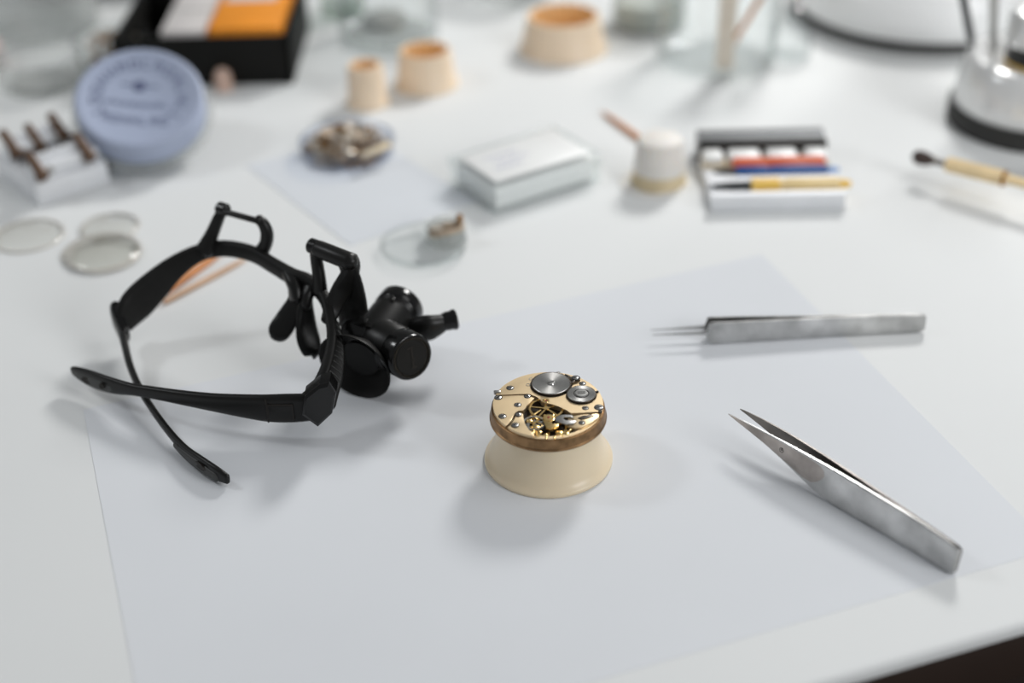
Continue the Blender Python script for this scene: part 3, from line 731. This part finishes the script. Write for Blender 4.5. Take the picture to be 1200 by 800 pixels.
lathe(b, [(0,0),(3.6,0),(3.6,.1),(0,.12)], 20, Matrix.Translation((-1,7,0)))
for sx in (-1,1): box(b, (-1+sx*6,7.5,.06), (7,1.1,.1)); 
part('lid_print', b, M_print, lid)

# ------------------------------------------------------------------ clutter of clear ware at the upper left
def heap(bm_list, M_list, n, R, h, base, names, label, cat, group, seed, zf=0.0):
    pass
def dish(label, loc, r, h, m, name='clear_dish', wall=1.0, cat='dish', lidm=None, group=None):
    t = thing(name, label, cat, loc, 0, group)
    b = BM(); lathe(b, [(0,0),(r-1.5,0),(r,1.2),(r+.4,h-.5),(r+.2,h),(r-wall,h),(r-wall-.3,1.6),(r-2,1.0),(0,.9)], 56)
    part('bowl', b, m, t)
    b = BM(); lathe(b, [(r+.4,h-1.4),(r+1.2,h-1.2),(r+1.2,h),(r+.4,h+.1)], 56, closed=True); part('lip', b, m, t)
    return t
dish('round clear box with a dull grey disc inside, left of the brass scraps', (-266.6,774.1,0.0), 24, 18, M_bag)
b = BM(); lathe(b, [(0,0),(17,0),(17.5,.5),(17,2),(6,2.4),(0,2.4)], 40)
solo('metal_disc', b, M_tealgrey, 'dull grey disc lying in the round clear box', 'disc', tuple(Vector((-266.6,774.1,0.0))+Vector((0,0,1.2))))
dish('clear dish of brass scraps behind the lavender lid', (-229.5,794.6,0.0), 21, 20, M_clear)
# brass scraps: each piece its own object
def small_kinds():
    K = []
    b = BM(); lathe(b, [(1.5,-.3),(2.4,-.3),(2.4,.3),(1.5,.3)], 18, closed=True); K.append(('brass_ring', b))
    b = BM(); gear(b, 2.6, 16, .45, -.35, .35, hole=1.3, spokes=3); K.append(('brass_gear', b))
    b = BM(); lathe(b, [(0,-2.2),(1.1,-2.2),(1.1,-1.4),(.5,-1.2),(.5,1.6),(0,1.8)], 12); K.append(('brass_screw', b))
    b = BM(); prism(b, [(-2.6,-.8),(-.5,-1.3),(2.4,-.6),(2.8,.4),(.4,.9),(-1.8,1.2)], -.35, .35, bev=.12); K.append(('brass_bridge', b))
    return K
def scatter(center, R, h, base, n, mats, label, cat, group, seed, zb, sc=1.0, pre='brass'):
    rg = random.Random(seed); proto = []
    for i, (nm, bm_) in enumerate(small_kinds()):
        if sc != 1: bmesh.ops.scale(bm_, verts=bm_.verts, vec=(sc,sc,sc))
        proto.append((nm.replace('brass', pre), bm_))
    objs = []
    for i, (nm, bm_) in enumerate(proto):
        for mm in mats:
            c = bm_.copy(); objs.append((nm, finish(nm, c, mm)))
        bm_.free()
    used = set()
    for k in range(n):
        nm, o = objs[k % len(objs)]
        a = rg.uniform(0, 2*PI); q = R*math.sqrt(rg.random())
        z = zb + h*(1-(q/R)**1.6)*(k/n)**.7
        if o.name in used: o = o.copy(); COL.objects.link(o)
        used.add(o.name)
        o.location = (Vector((center[0]+q*math.cos(a), center[1]+q*math.sin(a), z+Z0)))*S
        o.rotation_euler = (rg.uniform(-.7,.7), rg.uniform(-.7,.7), rg.uniform(0,6.28))
        tag(o, label, cat, group)
scatter((-229.5,794.6,0.0), 17.5, 14, 0, 40, [M_brass, M_parts_b], 'small brass scrap piled in the clear dish behind the lavender lid', 'watch part', 'brass scraps in the clear dish', 3, 12, 1.35, 'brass')
t = thing('clear_jar', 'tall milky clear jar at the upper left behind the grey disc box', 'jar', (-290.4,865.7,0.0))
b = BM(); lathe(b, [(0,0),(33,0),(35,2),(35,44),(33,48),(33,54),(31.6,54),(31.6,48),(33.6,43),(33.6,3),(0,1.5)], 56); part('wall', b, M_bag, t)
b = BM(); lathe(b, [(0,54),(34,54),(34.5,55),(34.5,62),(33,63),(0,63)], 56); part('lid', b, M_frost, t)
b = BM(); box(b, (0,0,7), (30,24,14), 1.2)
solo('small_box', b, mat('dusty_pink', (198,178,176), .6), 'dusty pink small box at the left edge beside the clear jar', 'box', (-311.9,800.2,0.0), .4)
b = BM(); box(b, (0,0,12), (90,26,24), 1.5)
solo('grey_carton', b, M_tealgrey, 'flat grey carton lying at the top left behind the clear jar', 'carton', (-270.5,927.2,0.0), .05)

M_bronze = mat('dark_bronze', (96,74,58), .5, .5, var=.2, scale=120)
# ------------------------------------------------------------------ steel vise at the left edge
o0, o1 = Vector((-228.2,619.2,0.0)), Vector((-198.8,644.1,0.0))
ang = math.atan2(o1.y-o0.y, o1.x-o0.x)
t = thing('bench_vise', 'small pale steel movement vise with dark screws, left of the lavender lid', 'vise', o0, ang)
b = BM(); box(b, (19,24,6), (38,48,12), .8)
part('base_block', b, M_alu, t)
for yy in (7, 36):
    b = BM(); box(b, (19,yy,15.5), (34,8,7), .8); box(b, (19,yy+2.6,20.5), (30,2.5,4), .5); part('jaw', b, M_alu, t)
for xx in (10, 28):
    b = BM(); tube(b, [(xx,2,16),(xx,46,16)], 1.8, sub=1); part('guide_rod', b, M_steel, t)
for xx, yy, h in ((4,6,24),(30,7,25),(5,36,25),(31,36,26),(18,36,24)):
    b = BM(); tube(b, [(xx,yy+5,h-1),(xx,yy-1,h-4),(xx,yy-7,h-8)], [2.4,2.4,2.6], sub=3); p_ = part('pin', b, M_bronze, t, label='dark clamping pin')
    b = BM(); lathe(b, [(0,-1),(3.3,-1),(3.5,-.4),(3.2,1.2),(0,1.5)], 16, axisM((xx,yy-7,h-8), (0,-.8,-.55))); part('pin_head', b, M_bronze, p_)
b = BM(); lathe(b, [(0,0),(2.6,0),(2.9,.5),(2.9,3.4),(2.4,4),(0,4)], 20, axisM((38,5,7), (1,0,0))); part('thumb_screw', b, M_rubber, t)

# ------------------------------------------------------------------ watch crystals
def crystal(label, loc, r, tilt=None):
    t = thing('watch_crystal', label, 'watch glass', loc, 0, 'loose watch crystals by the spectacles', tilt)
    b = BM(); P_ = [(r,0),(r*.985,.9)]+[(r*.95*math.cos(a), .9+r*.13*math.sin(a)) for a in [PI/2*k/8 for k in range(9)]]
    P_ += [(r*.9*math.cos(a), .2+r*.12*math.sin(a)) for a in [PI/2*(8-k)/8 for k in range(9)]]
    lathe(b, P_+[(r*.92,0)], 56); part('dome', b, M_crystal, t)
    b = BM(); lathe(b, [(r*.93,0),(r,0),(r,.9),(r*.93,1.0)], 56, closed=True); part('edge', b, mat('crystal_edge', (208,205,199), .3) if 'crystal_edge' not in bpy.data.materials else bpy.data.materials['crystal_edge'], t)
    return t
crystal('clear watch crystal cut by the left photo edge, lying alone', (-225.7,590.0,0.0), 16.5)
crystal('clear watch crystal nearest the spectacles, on top of another', tuple(Vector((-184.8,568.5,0.0))+Vector((0,0,1.6))), 16.5, (.05,.02,0))
crystal('clear watch crystal mostly under another one, by the spectacles', (-187.7,572.6,0.0), 18.0)
crystal('clear small watch crystal behind the overlapping pair, nearer the lavender lid', (-189.0,596.3,0.0), 14.0)

# pegwood sticks seen through the spectacles
def stick(name, label, p, q, r, m, tip=True):
    b = BM(); p, q = Vector(p), Vector(q); d = q-p
    sweep(b, [(p,2*r*.9,2*r*.9),(p+d*.03,2*r,2*r),(p+d*.75,2*r,2*r),(p+d*.97,r*.5 if tip else 2*r,r*.7 if tip else 2*r),(q,r*.25 if tip else 1.9*r,r*.3 if tip else 1.9*r)], n=12, pw=2, sub=3)
    bmesh.ops.translate(b, verts=b.verts, vec=-p)
    return solo(name, b, m, label, 'stick', p)
stick('pegwood_stick', 'orange pegwood stick seen through the spectacles, the darker, left one', (-155.5,524.8,1.7), (-130.2,570.2,1.4), 1.7, M_pegwood)
stick('pegwood_stick', 'thin tan pegwood stick behind the spectacles, right of the darker one', (-148.5,526.5,1.3), (-118.2,562.9,1.2), 1.2, mat('pegwood_pale', (212,176,146), .6, var=.1))

# ------------------------------------------------------------------ dish of loose watch parts
dish('clear dish heaped with tarnished watch parts, in front of the narrow tan cup', (-82.1,669.4,0.0), 23.5, 9, clear('blue_tint_plastic', (246,248,252), (205,212,226)))
scatter((-82.8,672.5,0.0), 20.5, 13, 0, 150, [M_parts_a, M_parts_b, M_parts_a, M_parts_b, M_brass], 'small tarnished watch part heaped in the clear dish before the narrow tan cup', 'watch part', 'watch parts heaped in the clear dish', 11, 2.4, 1.3, 'watch')
b = BM(); box(b, (0,0,0), (17,4.5,1.6), .5)
solo('cream_strip', b, M_cream, 'cream strip lying across the watch parts in the clear dish', 'strip', tuple(Vector((-65.9,654.7,9.0))), .62, tilt=(.1,-.15,.62))

# small clear dish with a pillbox and a bit of movement on top
dish('shallow clear dish holding a small clear pillbox, right of the spectacles', (-39.0,566.3,0.0), 19, 4.5, M_clear)
t = thing('pillbox', 'tiny clear round pillbox in the shallow dish under a scrap of movement', 'box', tuple(Vector((-29.1,576.1,0.0))+Vector((0,0,.6))))
b = BM(); lathe(b, [(0,0),(9,0),(9.3,.4),(9.3,7),(9,7.4),(0,7.4),(0,6.6),(8.6,6.6),(8.6,.8),(0,.8)], 40); part('wall', b, M_frost, t)
SB = Vector((-28.6,569.3,8.2)); SB.z = 8.1
t = thing('movement_scrap', 'small brown scrap of watch movement on the clear pillbox', 'watch part', SB, .3)
b = BM(); prism(b, [(-8.5,-2.5),(-5,-4.2),(2,-4),(7.5,-2.2),(9,1.5),(6,4.2),(-2,4.4),(-7.5,2.5)], 0, 2.2, bev=.3); part('plate', b, M_parts_a, t)
for x, y, r in ((-4.5,-.5,2.8),(.8,.6,2.4),(5.4,.8,2.6)):
    b = BM(); gear(b, r, 18, .4, 2.3, 3.4, cx=x, cy=y); part('wheel', b, M_parts_b if x < 0 else M_parts_a, t)
b = BM(); lathe(b, [(0,2),(1.4,2),(1.4,6.4),(0,6.8)], 14, Matrix.Translation((7,1.5,0))); part('post', b, M_brass, t)

M_box = clear('clear_box_plastic', (253,254,254), (236,238,238), gloss=0.5, haze=0.04, hazergb=(250,251,251))
# ------------------------------------------------------------------ flat clear box with a label
o0 = Vector((-6.5,598.2,0.0)); a_ = math.radians(32.4)
t = thing('clear_box', 'flat rectangular clear plastic box with a white label bearing faint violet script', 'box', o0, a_)
W_, D_, H_ = 62.4, 41.0, 15.0
b = BM()
for c, s in (((W_/2,D_/2,.5),(W_,D_,1.0)),((W_/2,.5,5.5),(W_,1.0,9)),((W_/2,D_-.5,5.5),(W_,1.0,9)),((.5,D_/2,5.5),(1.0,D_-2,9)),((W_-.5,D_/2,5.5),(1.0,D_-2,9))): box(b, c, s, .2)
part('tray', b, M_box, t)
b = BM()
box(b, (W_/2,D_/2,H_-.5), (W_,D_,1.0), .4)
for c, s in (((W_/2,-.5,12.4),(W_+2,1.0,4.6)),((W_/2,D_+.5,12.4),(W_+2,1.0,4.6)),((-.5,D_/2,12.4),(1.0,D_,4.6)),((W_+.5,D_/2,12.4),(1.0,D_,4.6))): box(b, c, s, .3)
part('lid', b, M_box, t)
b = BM(); box(b, (W_+1.2,D_*.32,8), (1.2,7,4), .4); part('catch', b, M_frost, t)
b = BM(); box(b, (W_/2,D_/2,7), (W_-5,D_-5,11.6), .6); part('insert', b, M_white_pl, t, label='added white block that lightens the inside of the clear box')  # white block added to lighten the inside of the box
b = BM(); box(b, (W_/2,D_/2,H_+.15), (W_-7,D_-7,.3), .1); lb = part('label', b, M_white_pl, t, label='white label on the lid')
b = BM()
for k, (y, x0, x1) in enumerate(((27,12,30),(21,14,33),(15.5,11,26))):
    pp = [(x0+(x1-x0)*i/12, y+1.8*math.sin(i*1.9+k), H_+.36) for i in range(13)]
    sweep(b, [(p, 1.0, .12) for p in pp], n=6, pw=2, sub=3)
part('script', b, M_print2, lb, label='faint violet script')
# ------------------------------------------------------------------ cloudy pot and the stick behind it
t = thing('plastic_pot', 'cloudy upturned plastic pot with yellowed base, beside the tool rack', 'pot', (74.4,629.3,0.0))
b = BM(); lathe(b, [(0,0),(13.4,0),(13.8,.6),(13.6,1.6),(13.2,2.2),(12.8,6.5),(12.5,7.2),(0,7.2)], 48); part('base', b, M_residue, t, label='yellowed lower part')
b = BM(); lathe(b, [(0,7.1),(12.7,7.1),(12.9,7.8),(12.6,8.8),(12.2,13),(12.35,13.6),(12.1,14.2),(11.3,21),(10.6,23),(8.8,24),(0,24.2)], 48); part('cap', b, M_pot, t)
b = BM(); lathe(b, [(13.2,0),(17,0),(17.3,.3),(17,.7),(13.2,.9)], 40, Matrix.Translation((-2.5,-1,0)), closed=True); part('flange', b, M_pot, t)
stick('pegwood_stick', 'orange pegwood stick lying behind the cloudy plastic pot', (82.4,649.4,1.6), (51.4,712.9,1.2), 1.5, M_pegwood)

# ------------------------------------------------------------------ tool rack
RO = (95.6,595.1,0.0); ra = math.radians(-.8)
t = thing('tool_rack', 'aluminium tool rest with white pads, holding coloured oilers', 'tool rest', RO, ra)
W_ = 63.0
b = BM(); box(b, (W_/2,35,2.5), (W_,68,5), .8); part('bed', b, M_alu, t)
b = BM(); sweep(b, [((0,3.2,4.4),6.6,8.8),((W_,3.2,4.4),6.6,8.8)], n=20, pw=4, smooth=False, rnd=False); part('bar', b, M_alu, t)
b = BM(); sweep(b, [((0,59.7,6.8),16.6,13.4),((W_,59.7,6.8),16.6,13.4)], n=24, pw=3.2, smooth=False, rnd=False); part('bar', b, M_alu_dark, t, label='dark grey rounded back bar')
b = BM(); box(b, (W_/2,50.4,6.6), (W_+.5,2.4,12.6), .3); part('dark_groove', b, M_slot, t)
b = BM(); box(b, (W_/2,19.5,6.2), (W_,8.5,3.4), .9); part('ridge', b, M_alu, t)
b = BM(); box(b, (W_/2,43,5.4), (W_-1,11,2.4), .4); part('pad_strip', b, M_residue, t)
for x0, x1 in ((.4,10.8),(12.8,29.4),(31.8,47.6),(50.5,62.6)):
    b = BM(); box(b, ((x0+x1)/2,43.9,7.9), (x1-x0,10.4,5.4), 2.2, seg=3); part('white_pad', b, M_white_pl, t, sharp=60)
c_, s_ = math.cos(ra), math.sin(ra)
def onrack(x, y, z): return Vector((RO[0]+c_*x-s_*y, RO[1]+s_*x+c_*y, z))
def oiler(label, x0, x1, y, z, r, m, tipx=None, tm=None, extra=None):
    t = thing('oiler', label, 'oiler', onrack(x0, y, z), ra, 'coloured oilers on the tool rest')
    L_ = x1-x0
    b = BM(); lathe(b, [(0,0),(r*.8,0),(r,.8),(r,L_*.3),(r*.86,L_*.34),(r*.86,L_*.37),(r,L_*.41),(r,L_-2),(r*.7,L_),(0,L_)], 10, axisM((0,0,0), (1,0,0))); h = part('handle', b, m, t)
    if extra:
        b = BM(); lathe(b, [(0,0),(r*.75,0),(r*.5,extra[0]*.8),(0,extra[0])], 10, axisM((L_,0,0), (1,0,0))); part('end_cap', b, extra[1], h)
    if tipx is not None:
        b = BM(); lathe(b, [(0,0),(r*.7,0),(r*.62,(x0-tipx)*.5),(r*.35,x0-tipx-1),(0,x0-tipx)], 10, axisM((0,0,0), (-1,0,0))); part('tip', b, tm, t)
    return t
oiler('orange handled oiler lying against the white pads of the tool rest', 14.5, 59.5, 35.0, 8.2, 3.2, M_orange)
oiler('blue handled oiler next to the orange one on the tool rest', 15, 60, 28.2, 7.6, 2.6, M_blue, 4, M_alu_dark, (6, mat('pale_blue', (132,164,212), .4)))
oiler('yellow handled oiler with grey tip at the front of the tool rest', 19.5, 62, 10.6, 8.8, 3.6, M_paleyellow, 1.5, M_alu_dark, (6, M_yellow))
b = BM(); lathe(b, [(2.95,0),(3.05,0),(3.05,12),(2.95,12)], 10, axisM(onrack(20,10.0,7.8)-onrack(0,0,0)+Vector((0,0,0)), (1,0,0)), closed=True)
for o in list(COL.objects):
    if o.get('label', '').startswith('yellow handled'):
        b.free(); b = BM(); lathe(b, [(3.6,0),(3.75,0),(3.75,13),(3.6,13)], 16, axisM((.6,0,0), (1,0,0)), closed=True)
        part('grip', b, M_yellow, o, label='deeper yellow grip')

# ------------------------------------------------------------------ brush
p = Vector((199.7,624.8,12.0)); q = Vector((253.4,577.1,15.5)); d = (q-p)
t = thing('cleaning_brush', 'small dark bristled brush with pale wooden handle, before the screwdriver stand', 'brush', p)
b = BM(); sweep(b, [((0,0,0),6.4,7.0),(tuple(d*.05),6.2,7.0),(tuple(d*.095),4.2,4.8)], n=14, pw=2, sub=4); part('bristles', b, M_bristle, t)
b = BM(); tube(b, [d*.085, d*.13, d*.215], [2.3,1.6,1.5], sub=3); part('ferrule', b, M_steel_dark, t)
b = BM(); sweep(b, [(tuple(d*.205),6.0,6.0),(tuple(d*.22),8.2,8.2),(tuple(d*.60),8.2,8.2),(tuple(d*.625),5.2,5.2),(tuple(d),5.0,5.0)], n=6, pw=2, smooth=False, rnd=False); part('handle', b, M_palewood, t, sharp=20)
b = BM(); sweep(b, [(tuple(d*.606),8.0,8.0),(tuple(d*.622),7.0,7.0)], n=12, pw=2, smooth=False, rnd=False); part('band', b, M_brass, t)
e = Vector((262.9,608.4,0.0))
b = BM(); prism(b, [(-7,-7),(7,-7),(7,7),(-7,7)], 0, 13.0, bev=1.0)
solo('brush_rest', b, M_white_pl, 'small white block propping up the brush handle at the right', 'block', (e.x, e.y, 0), .3)

# ------------------------------------------------------------------ screwdriver stand at the right edge
t = thing('screwdriver_stand', 'domed chrome screwdriver stand on a thick black rubber ring, right edge', 'tool stand', (276.3,689.2,0.0))
b = BM(); lathe(b, [(0,0),(42,0),(42.6,.6),(42.6,9.4),(42,10.4),(40,10.8),(0,10.8)], 80); part('rubber_ring', b, M_rubber, t)
b = BM(); lathe(b, [(40.4,10.8),(40.8,11.4),(40.2,17),(39,25),(37.4,32),(36,35.5),(33,37),(26,35.4),(20,33),(0,32.6)], 80); part('dome', b, M_chrome, t, sharp=60)
b = BM(); lathe(b, [(0,32),(17.5,32),(17.8,32.6),(17.8,34.4),(17.3,34.8),(0,34.8)], 56); part('gold_ring', b, M_yellow, t, label='yellow ring under the collar')
b = BM(); lathe(b, [(0,34.8),(18,34.8),(18.4,35.4),(18.4,43),(17.6,44),(0,44)], 56); part('collar', b, M_rubber, t)
b = BM(); lathe(b, [(0,44),(19,44),(19.6,44.8),(19.6,57),(18,61),(12,63),(0,63.5)], 56); part('finial', b, M_chrome, t)
def driver(label, p, q, r, m, knob):
    p, q = Vector(p), Vector(q); d = q-p; L_ = d.length
    t = thing('screwdriver', label, 'screwdriver', p)
    b = BM(); lathe(b, [(0,0),(1.0,0),(1.0,6),(r*.8,8),(r,10),(r,L_-6),(r*.8,L_-4),(0,L_-4)], 12, axisM((0,0,0), d)); part('shaft', b, m, t)
    b = BM(); lathe(b, [(0,L_-4),(r*1.5,L_-4),(r*1.6,L_),(r*1.1,L_+2),(0,L_+2.4)], 16, axisM((0,0,0), d)); part('swivel_head', b, knob, t)
driver('dark grey screwdriver leaning left on the screwdriver stand', (244.9,700.5,34.0), (224.0,693.0,92.0), 2.2, M_alu_dark, M_steel)
driver('pale steel screwdriver upright on the stand, nearer the black collar', (250.5,686.2,34.0), (240.0,678.5,92.0), 2.3, M_steel, M_chrome)

# ------------------------------------------------------------------ lamp: base in view, arm and shade above the frame
LB = Vector((260.0,858.5,0.0))
t = thing('bench_lamp', 'large round white lamp base with black rubber edge at the upper right', 'lamp', LB)
b = BM(); lathe(b, [(0,0),(77,0),(78,.8),(78,5.6),(77,6.4),(0,6.4)], 96); part('rubber_foot', b, M_rubber, t)
b = BM(); lathe(b, [(0,6.4),(76.6,6.4),(77,7),(76.4,22),(74,30),(68,36),(58,39),(0,40)], 96); part('base', b, M_white_gl, t, sharp=60)
b = BM(); tube(b, [(0,0,39),(0,0,470)], 7, sub=1); part('pole', b, M_white_gl, t)
LH = Vector((-30, -60, 470))
b = BM(); tube(b, [(0,0,465), tuple(LH+Vector((0,0,46)))], 6, sub=1); part('arm', b, M_white_gl, t)
b = BM(); lathe(b, [(0,48),(18,48),(30,40),(82,2),(84,0),(82,0),(29,37),(17,45),(0,45)], 64, Matrix.Translation(LH)); part('lamp_shade', b, M_white_gl, t)

# ------------------------------------------------------------------ glass ware along the top edge
t = thing('glass_tumbler', 'clear glass tumbler with sticks, between the large tan cup and white lamp base', 'tumbler', (122.6,781.1,0.0))
b = BM(); lathe(b, [(0,0),(31,0),(33.5,1.5),(34.5,6),(36.5,60),(36,61),(35,60),(33,7),(31,4.0),(0,3.5)], 64); part('wall', b, M_glass, t)
b = BM(); prism(b, [(-5,-1.5),(5,-1.5),(5,1.5),(-5,1.5)], 0, 64, bev=.6)
solo('pale_stick', b, M_palestick, 'broad pale stick standing in the clear glass tumbler', 'stick', tuple(Vector((125.0,763.0,0.0))+Vector((0,0,3.8))), 0, tilt=(.06,0,0))
stick('pegwood_stick', 'orange pegwood stick leaning in the clear glass tumbler', tuple(Vector((130.3,783.1,0.0))+Vector((0,0,6))), (145.5,762.0,50.0), 1.7, M_pegwood, tip=False)
t = thing('glass_bottle', 'tiny clear glass bottle between the tumbler and the white lamp base', 'bottle', (166.7,785.9,0.0))
b = BM(); lathe(b, [(0,0),(11,0),(12,1),(12,14),(10,18),(6,20),(6,26),(5.2,26),(5.2,20),(9,17.4),(11,13.6),(11,1.8),(0,1.4)], 40); part('wall', b, M_glass, t)
b = BM(); lathe(b, [(0,22),(5.1,22),(6.6,26.2),(6.8,30),(5,31),(0,31)], 24); part('stopper', b, M_glass, t)
t = thing('glass_jar', 'wide clear glass jar behind the two smaller tan cups', 'jar', (-69.7,829.7,0.0))
b = BM(); lathe(b, [(0,0),(27,0),(29.5,2),(30,5),(30,58),(27,64),(27,72),(26,72),(26,64),(28.8,57.5),(28.8,6),(26,3.6),(0,3.2)], 56); part('wall', b, M_glass, t)
b = BM(); lathe(b, [(0,3.6),(26,3.6),(26.5,4.4),(26,5.2),(0,5.2)], 40); part('liner', b, M_frost, t)
b = BM(); lathe(b, [(0,0),(13,0),(13.5,.6),(13.3,3),(12,3.6),(0,3.6)], 36)
solo('grey_disc', b, M_tealgrey, 'small grey disc lying in the wide clear glass jar', 'disc', tuple(Vector((-73.4,847.1,0.0))+Vector((0,0,5.4))))
t = thing('glass_jar', 'narrow dark green tinted glass jar beside the black box', 'jar', (-102.4,876.2,0.0))
b = BM(); lathe(b, [(0,0),(13,0),(14,1),(14,56),(13,58),(12.4,58),(12.8,55),(12.8,3),(0,2.4)], 40); part('wall', b, clear('green_glass', (240,243,241), (176,184,178)), t)
t = thing('glass_jar', 'short greyish glass jar between the large tan cup and the tumbler', 'jar', (89.7,844.1,0.0))
b = BM(); lathe(b, [(0,0),(21,0),(22.5,1.5),(22.5,40),(21,42),(20,42),(21.2,39),(21.2,3),(0,2.5)], 48); part('wall', b, M_bag, t)
b = BM(); lathe(b, [(0,2.8),(20.8,2.8),(20.8,17),(0,18)], 40); part('contents', b, mat('grey_green_powder', (186,192,184), .8), t)
t = thing('glass_jar', 'added milky jar for the grey shade behind the large tan cup', 'jar', (6.0,906.1,0.0))  # added jar standing in for grey shade behind the cup
b = BM(); lathe(b, [(0,0),(26,0),(27,1.5),(27,40),(25,42),(24,42),(25.4,39),(25.4,3),(0,2.5)], 48); part('wall', b, M_bag, t)

# ------------------------------------------------------------------ light and lens
W = bpy.data.worlds.new('fill_light'); SC.world = W; W.use_nodes = True
nt = W.node_tree; bg = nt.nodes['Background']
tc = nt.nodes.new('ShaderNodeTexCoord'); sp = nt.nodes.new('ShaderNodeSeparateXYZ'); cr = nt.nodes.new('ShaderNodeValToRGB')
nt.links.new(tc.outputs['Generated'], sp.inputs[0])
mr = nt.nodes.new('ShaderNodeMapRange'); mr.inputs['From Min'].default_value = -1; nt.links.new(sp.outputs['Z'], mr.inputs['Value'])
nt.links.new(mr.outputs['Result'], cr.inputs['Fac'])
e = cr.color_ramp.elements
e[0].position = .40; e[0].color = (.2,.195,.19,1)
e[1].position = .50; e[1].color = (.95,.96,.97,1)
k = e.new(.85); k.color = (.84,.86,.88,1)
nt.links.new(cr.outputs['Color'], bg.inputs['Color']); bg.inputs['Strength'].default_value = WORLD_STRENGTH

def area(name, loc, target, size, power, col=(1,1,1), sy=None):
    l = bpy.data.lights.new(name, 'AREA'); l.size = size*S; l.energy = power; l.color = col
    if sy: l.shape = 'RECTANGLE'; l.size_y = sy*S
    else: l.shape = 'DISK'
    o = bpy.data.objects.new(name, l); COL.objects.link(o)
    o.location = (Vector(loc)+Vector((0,0,Z0)))*S
    o.rotation_euler = (Vector(target)-Vector(loc)).to_track_quat('-Z','Y').to_euler()
    return o
for a in LIGHTS: area(*a)

cam = bpy.data.cameras.new('camera'); co = bpy.data.objects.new('camera', cam); COL.objects.link(co)
cam.sensor_width = 36.0; cam.lens = 50.01; cam.clip_start = 0.02; cam.clip_end = 50
co.location = (0,0,(320.0+Z0)*S)
co.rotation_mode = 'XYZ'
RM = Matrix.Rotation(math.radians(90-33.2), 4, 'X') @ Matrix.Rotation(ROLL, 4, 'Z')
co.rotation_euler = RM.to_euler()
cam.dof.use_dof = True; cam.dof.focus_distance = 0.516; cam.dof.aperture_fstop = 3.5
cam.dof.aperture_blades = 0
SC.camera = co
SC.view_settings.view_transform = 'Standard'; SC.view_settings.look = 'None'
SC.view_settings.gamma = 1.0; SC.view_settings.use_curve_mapping = False
SC.view_settings.exposure = EXPOSURE
SC.cycles.max_bounces = 12; SC.cycles.transparent_max_bounces = 24
SC.cycles.use_denoising = True
